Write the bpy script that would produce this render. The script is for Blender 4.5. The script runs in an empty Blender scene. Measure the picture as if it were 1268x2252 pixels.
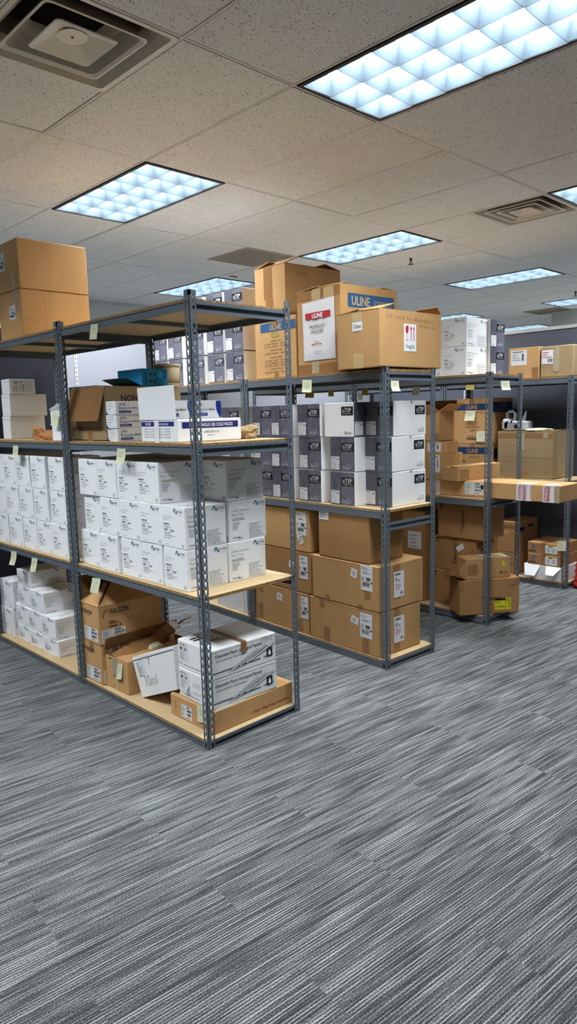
import bpy, math, random
from mathutils import Vector, Matrix
C = bpy.context.scene.collection
R = math.radians
rnd = random.Random(7)
H = 3.125            # ceiling height
MOD = 0.6454         # ceiling module (2 ft), tiles are 1 x 2 modules
GX, GY, GA = 0.0198, -0.0097, -0.0031

# ------------------------------------------------------------------ materials
def lin(c, k=.74):
    return tuple(k*((v/255)/12.92 if v/255 <= .04045 else ((v/255+.055)/1.055)**2.4) for v in c) + (1,)

class NT:
    def __init__(s, name):
        s.m = bpy.data.materials.new(name); s.m.use_nodes = True
        s.t = s.m.node_tree; s.b = s.t.nodes['Principled BSDF']
    def n(s, kind, **kw):
        x = s.t.nodes.new(kind)
        for k, v in kw.items():
            if k in x.inputs: x.inputs[k].default_value = v
            else: setattr(x, k, v)
        return x
    def l(s, a, b): s.t.links.new(a, b)
    def math(s, op, a, b=None, clamp=False):
        x = s.n('ShaderNodeMath', operation=op); x.use_clamp = clamp
        for i, v in enumerate((a, b)):
            if v is None: continue
            if isinstance(v, (int, float)): x.inputs[i].default_value = v
            else: s.l(v, x.inputs[i])
        return x.outputs[0]
    def mix(s, f, a, b):
        x = s.n('ShaderNodeMix', data_type='RGBA')
        for i, v in ((0, f), (6, a), (7, b)):
            if isinstance(v, (int, float, tuple)): x.inputs[i].default_value = v
            else: s.l(v, x.inputs[i])
        return x.outputs[2]

def plain(name, rgb, rough=.6, spec=.3, metal=0, coat=0, noise=.0, scale=8, bump=0, bscale=200, stretch=(1, 1, 1), kk=.74):
    a = NT(name); b = a.b
    b.inputs['Base Color'].default_value = lin(rgb, kk); b.inputs['Roughness'].default_value = rough
    b.inputs['Specular IOR Level'].default_value = spec; b.inputs['Metallic'].default_value = metal
    b.inputs['Coat Weight'].default_value = coat; b.inputs['Coat Roughness'].default_value = .12
    if noise or bump:
        tc = a.n('ShaderNodeTexCoord'); mp = a.n('ShaderNodeMapping'); mp.inputs['Scale'].default_value = stretch
        a.l(tc.outputs['Object'], mp.inputs['Vector'])
    if noise:
        nz = a.n('ShaderNodeTexNoise', Scale=scale, Detail=4, Roughness=.6); a.l(mp.outputs[0], nz.inputs['Vector'])
        k = a.math('MULTIPLY', a.math('SUBTRACT', nz.outputs['Fac'], .5), noise*2)
        hs = a.n('ShaderNodeHueSaturation', Color=lin(rgb, kk)); a.l(a.math('ADD', k, 1.0), hs.inputs['Value'])
        a.l(hs.outputs[0], b.inputs['Base Color'])
    if bump:
        nb = a.n('ShaderNodeTexNoise', Scale=bscale, Detail=3); a.l(mp.outputs[0], nb.inputs['Vector'])
        bp = a.n('ShaderNodeBump', Strength=bump, Distance=.004); a.l(nb.outputs['Fac'], bp.inputs['Height'])
        a.l(bp.outputs[0], b.inputs['Normal'])
    return a.m

def cardboard(name, rgb):
    return plain(name, rgb, rough=.75, spec=.2, noise=.17, scale=7, bump=.12, bscale=60, stretch=(1, 1, .35))

M = {}
M['kraft'] = cardboard('kraft_cardboard', (216, 170, 114))
M['kraft2'] = cardboard('tan_cardboard', (206, 161, 107))
M['kraft3'] = cardboard('orange_brown_cardboard', (222, 174, 118))
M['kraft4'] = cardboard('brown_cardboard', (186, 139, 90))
M['kraft5'] = cardboard('dull_tan_cardboard', (180, 154, 116))
M['kraftin'] = cardboard('cardboard_inside', (150, 108, 66))
M['tape'] = plain('brown_packing_tape', (168, 122, 76), rough=.3, spec=.5, noise=.1)
M['tape_l'] = plain('pale_paper_tape', (214, 184, 132), rough=.5, noise=.06)
M['tape_c'] = plain('clear_tape', (196, 180, 150), rough=.2, spec=.6, noise=.3, scale=40, bump=.5, bscale=40)
M['white'] = plain('white_coated_card', (252, 253, 255), rough=.5, spec=.35, noise=.02, kk=.93)
M['white_d'] = plain('white_matt_card', (247, 247, 247), rough=.7, noise=.04, kk=.88)
M['paper'] = plain('white_label_paper', (250, 251, 252), rough=.55, noise=.03)
M['poly'] = plain('white_polythene', (250, 251, 255), rough=.25, spec=.6, noise=.04, bump=.6, bscale=14, stretch=(1, 3, .6))
M['note'] = plain('pale_yellow_note_paper', (240, 243, 208), rough=.7, noise=.03)
M['noteb'] = plain('shade_dulled_note_paper', (176, 162, 74), rough=.7, noise=.03)  # shade on notes turned from the light is put into this yellow
M['ink'] = plain('black_ink', (34, 34, 40), rough=.6)
M['greyink'] = plain('grey_ink', (150, 154, 162), rough=.6)
M['midink'] = plain('dark_grey_ink', (92, 92, 98), rough=.6)
M['teal'] = plain('teal_ink', (40, 112, 158), rough=.6)
M['navy'] = plain('navy_ink', (30, 36, 104), rough=.6)
M['green'] = plain('green_ink', (150, 178, 120), rough=.6)
M['pen'] = plain('pen_ink', (98, 72, 60), rough=.7)
M['pencil'] = plain('marker_grey', (110, 108, 110), rough=.7)
M['brownink'] = plain('brown_print', (88, 62, 44), rough=.7)
M['redink'] = plain('red_ink', (206, 40, 50), rough=.5)
M['rustink'] = plain('rust_red_print', (166, 62, 40), rough=.7)
M['blue'] = plain('blue_print', (52, 98, 146), rough=.5, noise=.05)
M['blue2'] = plain('navy_blue_print', (36, 62, 116), rough=.5, noise=.05)
M['dkblue'] = plain('royal_blue_print', (40, 62, 170), rough=.45)
M['indigo'] = plain('indigo_print', (50, 50, 140), rough=.45)
M['cyanbox'] = plain('bright_blue_card', (50, 190, 255), rough=.4, spec=.4, noise=.03, kk=1)
M['cyandk'] = plain('deep_blue_card', (34, 134, 196), rough=.4, spec=.4, noise=.05, kk=1)
M['tealdk'] = plain('dark_teal_card', (30, 92, 116), rough=.45, noise=.1)
M['cream'] = plain('cream_plastic', (240, 220, 178), rough=.45, noise=.03)
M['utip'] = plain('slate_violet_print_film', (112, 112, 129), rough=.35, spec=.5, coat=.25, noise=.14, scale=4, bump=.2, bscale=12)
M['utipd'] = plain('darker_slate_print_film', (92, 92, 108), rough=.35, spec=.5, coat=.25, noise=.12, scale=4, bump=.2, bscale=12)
M['black'] = plain('black_print', (26, 26, 32), rough=.4, coat=.3)
M['silver'] = plain('pale_grey_print', (224, 226, 234), rough=.4)
M['yellow'] = plain('yellow_label', (240, 228, 32), rough=.5)
M['red'] = plain('red_plastic', (236, 44, 30), rough=.3, spec=.5)
M['pinkbag'] = plain('pink_plastic_bag', (206, 150, 170), rough=.3, noise=.2)
M['lamptext'] = plain('orange_print', (206, 164, 110), rough=.6)
M['purple'] = plain('purple_sticker', (128, 92, 176), rough=.5)
M['steel'] = plain('slate_blue_powder_coated_steel', (106, 116, 125), rough=.42, spec=.5, noise=.05, scale=14)
M['stain'] = plain('brown_water_stain', (150, 116, 66), rough=.9)
M['standard'] = plain('white_slotted_standard', (228, 230, 234), rough=.35)
M['dark'] = plain('dark_void', (12, 12, 14), rough=.9)
M['wall'] = plain('painted_wall', (244, 245, 243), rough=.8, noise=.02)
M['wallgrey'] = plain('grey_painted_wall', (236, 236, 230), rough=.8, noise=.02)
M['fabric'] = plain('pale_grey_partition_fabric', (186, 190, 202), rough=.9, spec=.1, noise=.06, scale=60, bump=.3, bscale=500)
M['fabricd'] = plain('slate_partition_fabric', (102, 106, 120), rough=.9, spec=.1, noise=.08, scale=60, bump=.3, bscale=500)
M['fabricshade'] = plain('shade_darkened_partition_fabric', (54, 54, 63), rough=.9, spec=.1, noise=.08, scale=60, bump=.3, bscale=500)  # dark cloth, with the rack shadow on it put into its colour
M['cap'] = plain('partition_cap_rail', (212, 214, 216), rough=.4)
M['ventwhite'] = plain('dusty_white_vent_metal', (250, 242, 228), rough=.35, spec=.5, noise=.12, scale=9)
M['ventshade'] = plain('shade_darkened_vent_metal', (196, 186, 170), rough=.4, spec=.5, noise=.2, scale=9)  # darker metal: shade inside the cones is put into the colour
M['return'] = plain('perforated_return_grille', (190, 176, 162), rough=.6, noise=.15)
M['trimblk'] = plain('black_trim', (20, 18, 20), rough=.5)
M['bar'] = plain('ceiling_grid_bar', (250, 244, 236), rough=.6)
M['machine'] = plain('pale_grey_plastic', (212, 216, 220), rough=.4, spec=.4)
M['crumple'] = plain('crumpled_kraft_paper', (206, 142, 84), rough=.75, noise=.2, scale=30)
M['foam'] = plain('clear_bubble_wrap', (206, 210, 218), rough=.15, spec=.7, noise=.15, scale=30)
M['bandage'] = plain('tan_fabric', (202, 170, 124), rough=.8, noise=.08)

def shrink():
    a = NT('clear_shrink_wrap'); t = a.n('ShaderNodeBsdfTransparent'); g = a.n('ShaderNodeBsdfGlossy', Roughness=.08)
    tc = a.n('ShaderNodeTexCoord'); nb = a.n('ShaderNodeTexNoise', Scale=22, Detail=2); a.l(tc.outputs['Object'], nb.inputs['Vector'])
    bp = a.n('ShaderNodeBump', Strength=.6, Distance=.01); a.l(nb.outputs['Fac'], bp.inputs['Height']); a.l(bp.outputs[0], g.inputs['Normal'])
    mx = a.n('ShaderNodeMixShader'); mx.inputs[0].default_value = .10
    a.l(t.outputs[0], mx.inputs[1]); a.l(g.outputs[0], mx.inputs[2])
    a.l(mx.outputs[0], a.t.nodes['Material Output'].inputs[0]); return a.m
M['wrap'] = shrink()

def tile_mat():
    a = NT('fissured_ceiling_tile'); b = a.b; b.inputs['Roughness'].default_value = .9; b.inputs['Specular IOR Level'].default_value = .1
    tc = a.n('ShaderNodeTexCoord')
    wob = a.n('ShaderNodeTexNoise', Scale=70, Detail=2); a.l(tc.outputs['Object'], wob.inputs['Vector'])
    wv = a.n('ShaderNodeVectorMath', operation='SCALE', Scale=.022); a.l(wob.outputs['Color'], wv.inputs[0])
    ad = a.n('ShaderNodeVectorMath', operation='ADD'); a.l(tc.outputs['Object'], ad.inputs[0]); a.l(wv.outputs[0], ad.inputs[1])
    fac = None
    for sc, th, gate in ((95, .26, .36), (180, .27, .40)):
        vo = a.n('ShaderNodeTexVoronoi', Scale=sc); a.l(ad.outputs[0], vo.inputs['Vector'])
        sp = a.n('ShaderNodeSeparateColor'); a.l(vo.outputs['Color'], sp.inputs[0])
        cl = a.n('ShaderNodeTexNoise', Scale=9, Detail=3); a.l(tc.outputs['Object'], cl.inputs['Vector'])
        g = a.math('GREATER_THAN', a.math('ADD', sp.outputs[0], a.math('MULTIPLY', cl.outputs['Fac'], .9)), gate+.72)
        d = a.math('LESS_THAN', vo.outputs['Distance'], th)
        f = a.math('MULTIPLY', g, d)
        fac = f if fac is None else a.math('MAXIMUM', fac, f)
    big = a.n('ShaderNodeTexNoise', Scale=2.5, Detail=3); a.l(tc.outputs['Object'], big.inputs['Vector'])
    base = a.mix(big.outputs['Fac'], lin((220, 218, 216), 1), lin((230, 228, 226), 1))
    a.l(a.mix(a.math('MULTIPLY', fac, .95), base, lin((66, 54, 44), 1)), b.inputs['Base Color'])
    return a.m
M['tile'] = tile_mat()

def carpet_mat():
    a = NT('striped_grey_carpet'); b = a.b; b.inputs['Roughness'].default_value = .95; b.inputs['Specular IOR Level'].default_value = .08
    tc = a.n('ShaderNodeTexCoord'); mp = a.n('ShaderNodeMapping'); mp.inputs['Rotation'].default_value = (0, 0, R(6))
    a.l(tc.outputs['Object'], mp.inputs['Vector'])
    br = a.n('ShaderNodeTexBrick', Scale=1.0); br.offset = .5
    for k, v in (('Mortar Size', 0), ('Brick Width', 1.0), ('Row Height', .25)): br.inputs[k].default_value = v
    br.inputs['Color1'].default_value = (0, 0, 0, 1); br.inputs['Color2'].default_value = (1, 1, 1, 1)
    a.l(mp.outputs[0], br.inputs['Vector'])
    of = a.n('ShaderNodeVectorMath', operation='SCALE', Scale=3.7); a.l(br.outputs['Color'], of.inputs[0])
    ad = a.n('ShaderNodeVectorMath', operation='ADD'); a.l(mp.outputs[0], ad.inputs[0]); a.l(of.outputs[0], ad.inputs[1])
    def stripes(sx, sy, det):
        m2 = a.n('ShaderNodeMapping'); m2.inputs['Scale'].default_value = (sx, sy, 1); a.l(ad.outputs[0], m2.inputs['Vector'])
        z = a.n('ShaderNodeTexNoise', Scale=1, Detail=det, Roughness=.6); a.l(m2.outputs[0], z.inputs['Vector']); return z.outputs['Fac']
    s1, s2, s3 = stripes(5, 170, 3), stripes(4, 62, 1), stripes(1.8, 13, 2)
    grain = a.n('ShaderNodeTexNoise', Scale=240, Detail=3, Roughness=.75); a.l(mp.outputs[0], grain.inputs['Vector'])
    wv = a.n('ShaderNodeTexWave', Scale=1, wave_type='BANDS', bands_direction='Y'); 
    m3 = a.n('ShaderNodeMapping'); m3.inputs['Scale'].default_value = (1, 31, 1); a.l(mp.outputs[0], m3.inputs['Vector']); a.l(m3.outputs[0], wv.inputs['Vector'])
    thin = a.math('MULTIPLY', a.math('POWER', wv.outputs['Fac'], 4.0), a.math('MULTIPLY', a.math('SUBTRACT', stripes(2.6, 90, 1), .33, True), 2.2))
    v = a.math('ADD', a.math('MULTIPLY', a.math('SUBTRACT', s1, .5), .85), a.math('MULTIPLY', a.math('SUBTRACT', s2, .5), .6))
    v = a.math('ADD', v, a.math('MULTIPLY', a.math('SUBTRACT', s3, .5), .3))
    v = a.math('ADD', v, a.math('MULTIPLY', a.math('SUBTRACT', grain.outputs['Fac'], .5), 2.2))
    v = a.math('ADD', a.math('ADD', v, thin), .36, True)
    cr = a.n('ShaderNodeValToRGB'); e = cr.color_ramp.elements
    e[0].color = lin((44, 45, 46)); e[1].color = lin((206, 210, 210)); x = cr.color_ramp.elements.new(.45); x.color = lin((97, 99, 100))
    a.l(v, cr.inputs[0]); a.l(cr.outputs[0], b.inputs['Base Color'])
    bp = a.n('ShaderNodeBump', Strength=.35, Distance=.006); a.l(v, bp.inputs['Height']); a.l(bp.outputs[0], b.inputs['Normal'])
    return a.m
M['carpet'] = carpet_mat()

def board_mats():
    out = []
    for nm, rgb, dk, amt, sc in (('particle_board_face', (228, 200, 156), (204, 172, 126), .5, 30), ('particle_board_edge', (206, 168, 112), (120, 84, 48), 1.0, 210)):
        a = NT(nm); a.b.inputs['Roughness'].default_value = .7; a.b.inputs['Specular IOR Level'].default_value = .2
        tc = a.n('ShaderNodeTexCoord'); vo = a.n('ShaderNodeTexVoronoi', Scale=sc); a.l(tc.outputs['Object'], vo.inputs['Vector'])
        sp = a.n('ShaderNodeSeparateColor'); a.l(vo.outputs['Color'], sp.inputs[0])
        nz = a.n('ShaderNodeTexNoise', Scale=4, Detail=5); a.l(tc.outputs['Object'], nz.inputs['Vector'])
        f = sp.outputs[0] if amt == 1.0 else a.math('MULTIPLY', nz.outputs['Fac'], amt)
        a.l(a.mix(f, lin(rgb), lin(dk)), a.b.inputs['Base Color']); out.append(a.m)
    return out
M['board'], M['edge'] = board_mats()

def lamp_mat():
    a = NT('lit_lamp_panel'); e = a.n('ShaderNodeEmission', Color=(.90, .96, 1, 1), Strength=LAMP)
    a.l(e.outputs[0], a.t.nodes['Material Output'].inputs[0]); return a.m
LAMP = 26.0
M['lamp'] = lamp_mat()
M['louver'] = plain('grey_parabolic_louver', (88, 101, 111), rough=.3, spec=.6)
M['louveredge'] = plain('louver_edge', (150, 160, 172), rough=.4)

# ------------------------------------------------------------------ mesh builder
_txt = {}
def glyphs(s, weight):
    k = (s, weight)
    if k not in _txt:
        cu = bpy.data.curves.new('t', 'FONT'); cu.body = s; cu.offset = weight; cu.resolution_u = 2; cu.fill_mode = 'FRONT'
        ob = bpy.data.objects.new('t', cu); C.objects.link(ob)
        dg = bpy.context.evaluated_depsgraph_get(); me = ob.evaluated_get(dg).to_mesh()
        vs = [(v.co.x, v.co.y) for v in me.vertices]; fs = [tuple(p.vertices) for p in me.polygons]
        bpy.data.objects.remove(ob); bpy.data.curves.remove(cu)
        x0 = min(v[0] for v in vs); x1 = max(v[0] for v in vs)
        _txt[k] = ([(x-x0, y) for x, y in vs], fs, x1-x0)
    return _txt[k]

class B:
    def __init__(s): s.v = []; s.f = []; s.m = []; s.mats = []; s.smooth = set()
    def mi(s, mat):
        mat = M[mat]
        if mat not in s.mats: s.mats.append(mat)
        return s.mats.index(mat)
    def add(s, vs, fs, mat, smooth=False):
        o = len(s.v); i = s.mi(mat); s.v += [tuple(v) for v in vs]
        for f in fs:
            if smooth: s.smooth.add(len(s.f))
            s.f.append(tuple(o+k for k in f)); s.m.append(i)
        return s
    def box(s, lo, hi, mat, skip=''):
        x0, y0, z0 = lo; x1, y1, z1 = hi
        v = [(x0, y0, z0), (x1, y0, z0), (x1, y1, z0), (x0, y1, z0), (x0, y0, z1), (x1, y0, z1), (x1, y1, z1), (x0, y1, z1)]
        f = {'b': (3, 2, 1, 0), 't': (4, 5, 6, 7), 'F': (0, 1, 5, 4), 'R': (1, 2, 6, 5), 'K': (2, 3, 7, 6), 'L': (3, 0, 4, 7)}
        return s.add(v, [q for k, q in f.items() if k not in skip], mat)
    def bbox(s, lo, hi, mat, b=.004, skip_top=False):
        """box with chamfered edges"""
        vs = []; idx = {}
        for ix in (0, 1):
            for iy in (0, 1):
                for iz in (0, 1):
                    p = [(lo, hi)[(ix, iy, iz)[k]][k] for k in range(3)]
                    d = [b if (ix, iy, iz)[k] == 0 else -b for k in range(3)]
                    for a in range(3):      # vertex lying on the face whose normal axis is a
                        q = list(p)
                        for k in range(3):
                            if k != a: q[k] += d[k]
                        idx[(ix, iy, iz, a)] = len(vs); vs.append(q)
        fs = []
        c = (sum(x) for x in ())
        ctr = Vector([(lo[k]+hi[k])/2 for k in range(3)])
        def put(f):
            n = (Vector(vs[f[1]])-Vector(vs[f[0]])).cross(Vector(vs[f[2]])-Vector(vs[f[0]]))
            m = sum((Vector(vs[k]) for k in f), Vector())/len(f) - ctr
            fs.append(f if n.dot(m) > 0 else tuple(reversed(f)))
        for a in range(3):
            o = [k for k in range(3) if k != a]
            for sd in (0, 1):
                if skip_top and a == 2 and sd == 1: continue
                q = []
                for (p, r) in ((0, 0), (1, 0), (1, 1), (0, 1)):
                    t = [0, 0, 0]; t[a] = sd; t[o[0]] = p; t[o[1]] = r; q.append(idx[tuple(t)+(a,)])
                put(tuple(q))
            for p in (0, 1):
                for r in (0, 1):
                    q = []
                    for sd, w in ((0, 0), (1, 0), (1, 1), (0, 1)):
                        t = [0, 0, 0]; t[a] = sd; t[o[0]] = p; t[o[1]] = r; q.append(idx[tuple(t)+(o[w],)])
                    put(tuple(q))
        for ix in (0, 1):
            for iy in (0, 1):
                for iz in (0, 1): put(tuple(idx[(ix, iy, iz, a)] for a in range(3)))
        return s.add(vs, fs, mat)
    # drawing on a face frame fr = (origin, u, v, n)
    def pt(s, fr, u, v, off): o, U, V, N = fr; return tuple(o[k]+U[k]*u+V[k]*v+N[k]*off for k in range(3))
    def rect(s, fr, u0, v0, u1, v1, mat, off=.0008, rot=0):
        cu, cv = (u0+u1)/2, (v0+v1)/2; c, sn = math.cos(rot), math.sin(rot)
        ps = [(cu+(a-cu)*c-(b-cv)*sn, cv+(a-cu)*sn+(b-cv)*c) for a, b in ((u0, v0), (u1, v0), (u1, v1), (u0, v1))]
        return s.add([s.pt(fr, a, b, off) for a, b in ps], [(0, 1, 2, 3)], mat)
    def poly(s, fr, ps, mat, off=.001): return s.add([s.pt(fr, a, b, off) for a, b in ps], [tuple(range(len(ps)))], mat)
    def line(s, fr, ps, w, mat, off=.001):
        for (a, b), (c, d) in zip(ps, ps[1:]):
            L = math.hypot(c-a, d-b) or 1e-6; px, py = -(d-b)/L*w/2, (c-a)/L*w/2
            s.poly(fr, [(a+px, b+py), (a-px, b-py), (c-px, d-py), (c+px, d+py)], mat, off)
        return s
    def text(s, fr, u, v, t, h, mat, off=.0012, w=None, weight=0, align='l', rot=0, shear=0):
        vs, fs, wd = glyphs(t, weight); k = h/.70; kx = w/wd if w else k
        sh = {'l': 0, 'c': -.5, 'r': -1}[align]*wd*kx; c, sn = math.cos(rot), math.sin(rot)
        q = []
        for x, y in vs:
            a, b = x*kx+sh+shear*y*k, y*k
            q.append(s.pt(fr, u+a*c-b*sn, v+a*sn+b*c, off))
        return s.add(q, fs, mat)
    def lines(s, fr, u, v, w, n, pitch, h, mat, seed=0, off=.001, words=True):
        r = random.Random(seed)
        for i in range(n):
            e = w*r.uniform(.55, 1); x = 0
            while x < e:
                d = r.uniform(.08, .22)*w if words else e
                s.rect(fr, u+x, v-i*pitch-h, u+min(x+d, e), v-i*pitch, mat, off); x += d+.03*w
        return s
    def bars(s, fr, u, v, w, h, mat, seed=0, off=.001, n=18):
        r = random.Random(seed); x = 0
        while x < w:
            d = w/n*r.choice((.4, .7, 1.1)); s.rect(fr, u+x, v, u+min(x+d, w), v+h, mat, off); x += d+w/n*r.choice((.4, .6, .9))
        return s
    def tube(s, pts, rad, mat, n=8, closed=False):
        pts = [Vector(p) for p in pts]; rings = []; m = len(pts)
        for i, p in enumerate(pts):
            a, b = (pts[(i-1) % m], pts[(i+1) % m]) if closed else (pts[max(i-1, 0)], pts[min(i+1, m-1)])
            t = (b-a).normalized(); up = Vector((0, 0, 1)) if abs(t.z) < .9 else Vector((1, 0, 0))
            x = t.cross(up).normalized(); y = x.cross(t); r = rad[i] if isinstance(rad, (list, tuple)) else rad
            rings.append([p+x*r*math.cos(2*math.pi*k/n)+y*r*math.sin(2*math.pi*k/n) for k in range(n)])
        vs = [q for g in rings for q in g]; fs = []
        for i in range(m if closed else m-1):
            j = (i+1) % m
            for k in range(n): fs.append((i*n+k, i*n+(k+1) % n, j*n+(k+1) % n, j*n+k))
        if not closed: fs += [tuple(range(n-1, -1, -1)), tuple((m-1)*n+k for k in range(n))]
        return s.add(vs, fs, mat, True)
    def mesh(s, name):
        me = bpy.data.meshes.new(name); me.from_pydata(s.v, [], s.f)
        for m in s.mats: me.materials.append(m)
        me.polygons.foreach_set('material_index', s.m)
        if s.smooth:
            fl = [i in s.smooth for i in range(len(s.f))]; me.polygons.foreach_set('use_smooth', fl)
        me.update(); return me
    def obj(s, name, parent=None, loc=(0, 0, 0), rz=0):
        o = bpy.data.objects.new(name, s.mesh(name)); C.objects.link(o); o.location = loc; o.rotation_euler = (0, 0, rz)
        if parent: o.parent = parent
        return o

def frame(face, dx, dy, dz):
    return {'L': ((0, dy, 0), (0, -1, 0), (0, 0, 1), (-1, 0, 0)), 'F': ((0, 0, 0), (1, 0, 0), (0, 0, 1), (0, -1, 0)),
            'T': ((0, 0, dz), (1, 0, 0), (0, 1, 0), (0, 0, 1)), 'R': ((dx, 0, 0), (0, 1, 0), (0, 0, 1), (1, 0, 0))}[face]
def tag(o, label=None, cat=None, group=None, kind=None):
    for k, v in (('label', label), ('category', cat), ('group', group), ('kind', kind)):
        if v: o[k] = v
    return o
def copy_tree(o, parent=None):
    c = o.copy(); C.objects.link(c)
    if parent: c.parent = parent
    for ch in [x for x in bpy.data.objects if x.parent == o]: copy_tree(ch, c)
    return c
def place(o, loc, rz=0, rx=0, ry=0): o.location = loc; o.rotation_euler = (rx, ry, rz); return o
def empty(name, loc=(0, 0, 0), rz=0):
    o = bpy.data.objects.new(name, None); C.objects.link(o); o.location = loc; o.rotation_euler = (0, 0, rz); o.empty_display_size = .1; return o
# ------------------------------------------------------------------ room shell
X0, X1, Y0, Y1 = -5.2, 15.8, -6.2, 6.04
b = B(); b.box((X0, Y0, -.1), (X1, Y1, 0), 'carpet'); tag(b.obj('floor'), kind='structure')
for nm, lo, hi, m in (('wall_far', (X0, Y1, 0), (X1, Y1+.1, H+.4), 'wall'), ('wall_near', (X0, Y0-.1, 0), (X1, Y0, H+.4), 'wall'),
                      ('wall_left', (X0-.1, Y0, 0), (X0, Y1, H+.4), 'wall'), ('wall_end', (X1, Y0, 0), (X1+.1, Y1, H+.4), 'wall'),
                      ('wall_right', (9.56, Y0, 0), (9.7, 2.9, H), 'wallgrey')):
    b = B(); b.box(lo, hi, m); tag(b.obj(nm), kind='structure')
b = B(); b.box((X0, Y0, H+.38), (X1, Y1, H+.42), 'dark'); tag(b.obj('ceiling_deck'), kind='structure')

LIGHTS = [(i, j) for i in (-3, 1, 5, 9, 13, 17) for j in (-1, 1, 3)]
VENTS = {(-1, 0): 'v', (5, 0): 'v', (4, 2): 'r', (14, 2): 'r'}
rc = random.Random(3)
b = B(); t, g = .017, .0105
def tile(x0, y0, x1, y1):
    dx, dy = rc.uniform(-.004, .004), rc.uniform(-.004, .004); z = H+rc.uniform(-.001, .0025)
    b.box((x0+g+dx, y0+g+dy, z), (x1-g+dx, y1-g+dy, z+t), 'tile')
for i in range(-9, 26):
    for j in range(-5, 5):
        x, y = GX+i*MOD, GY+2*j*MOD
        if x+MOD < X0 or x > X1 or y+2*MOD < Y0 or y > Y1 or (i, j) in LIGHTS: continue
        xa, xb, ya, yb = max(x, X0), min(x+MOD, X1), max(y, Y0), min(y+2*MOD, Y1)
        if (i, j) in VENTS: ya = y+MOD
        tile(xa, ya, xb, yb)
b.add([(3.395+.075*math.cos(a)+.02*math.sin(2*a), 3.72+.035*math.sin(a)+.02*math.cos(a), H-.0016) for a in [2*math.pi*k/16 for k in range(16)]], [tuple(range(15, -1, -1))], 'stain')
ceil = b.obj('ceiling', rz=GA); tag(ceil, kind='structure')
b = B()
for i in range(-8, 26):
    x = GX+i*MOD
    if X0 < x < X1: b.box((x-.006, Y0, H+.001), (x+.006, Y1, H+.03), 'bar')
for j in range(-4, 5):
    y = GY+2*j*MOD
    b.box((X0, y-.006, H+.0014), (X1, y+.006, H+.0304), 'bar')
for (i, j) in VENTS:
    b.box((GX+i*MOD, GY+2*j*MOD+MOD-.0065, H+.0018), (GX+(i+1)*MOD, GY+2*j*MOD+MOD+.0065, H+.0308), 'bar')
tag(b.obj('ceiling_grid', rz=GA), kind='structure')
def G(i, j, du=.5, dv=.5):
    x, y = GX+(i+du)*MOD, GY+(2*j+dv*1)*MOD
    return (x*math.cos(GA)-y*math.sin(GA), x*math.sin(GA)+y*math.cos(GA), H)

# ceiling light: local origin at fixture centre, z = 0 the ceiling plane
def make_light():
    root = empty('ceiling_light')
    W, L = MOD-.022, 2*MOD-.022; w, l = W-.045, L-.045
    f = B()
    for s in (-1, 1):
        f.box((s*w/2 if s > 0 else -W/2, -L/2, -.004), (W/2 if s > 0 else -w/2, L/2, .10), 'trimblk')
        f.box((-w/2, s*l/2 if s > 0 else -L/2, -.004), (w/2, L/2 if s > 0 else -l/2, .10), 'trimblk')
    f.box((-W/2, -L/2, .098), (W/2, L/2, .10), 'trimblk'); f.obj('housing', root)
    e = B(); e.add([(-w/2, -l/2, .094), (-w/2, l/2, .094), (w/2, l/2, .094), (w/2, -l/2, .094)], [(0, 1, 2, 3)], 'lamp'); e.obj('lamp_panel', root)
    n = B()
    prof = [(.0011, .0), (.0045, .010), (.011, .028), (.019, .050), (.032, .080)]
    def blade(p, a0, a1, axis):
        for sgn in (-1, 1):
            for (r0, z0), (r1, z1) in zip(prof, prof[1:]):
                q = []
                for r, z, a in ((r0, z0, a0), (r0, z0, a1), (r1, z1, a1), (r1, z1, a0)):
                    q.append((p+sgn*r, a, z) if axis == 'x' else (a, p+sgn*r, z))
                n.add(q, [(0, 1, 2, 3)], 'louver')
        r = prof[0][0]
        q = [(p-r, a0, 0), (p+r, a0, 0), (p+r, a1, 0), (p-r, a1, 0)]
        n.add([(x, y, z) if axis == 'x' else (y, x, z) for x, y, z in q], [(0, 1, 2, 3)], 'louveredge')
    for k in range(0, 4): blade(-w/2+w*k/3, -l/2, l/2, 'x')
    for k in range(0, 7): blade(-l/2+l*k/6, -w/2, w/2, 'y')
    n.obj('louver', root)
    return root
seen = {(1, -1): 'large louvered ceiling light at the upper right corner, nearest to the camera',
        (1, 1): 'ceiling light at the left, above the nearest shelving rack',
        (5, 1): 'ceiling light above the blue-banded cartons, in the middle of the ceiling',
        (5, -1): 'ceiling light cut by the right edge beside the square air diffuser',
        (9, 1): 'ceiling light farther back, above the dark slate boxes on the third rack',
        (5, 3): 'ceiling light far back, partly behind the top of the near rack post',
        (13, 1): 'narrow-looking far ceiling light at the right edge beside a perforated grille',
        (17, 3): 'most distant ceiling light, just above the grey partition top'}
proto = None
for (i, j) in LIGHTS:
    o = copy_tree(proto) if proto else make_light(); proto = proto or o
    place(o, G(i, j, .5, 1.0), GA)
    tag(o, seen.get((i, j), 'louvered ceiling light set into the tile grid outside the picture'), 'ceiling light', 'louvered ceiling lights')

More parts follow.
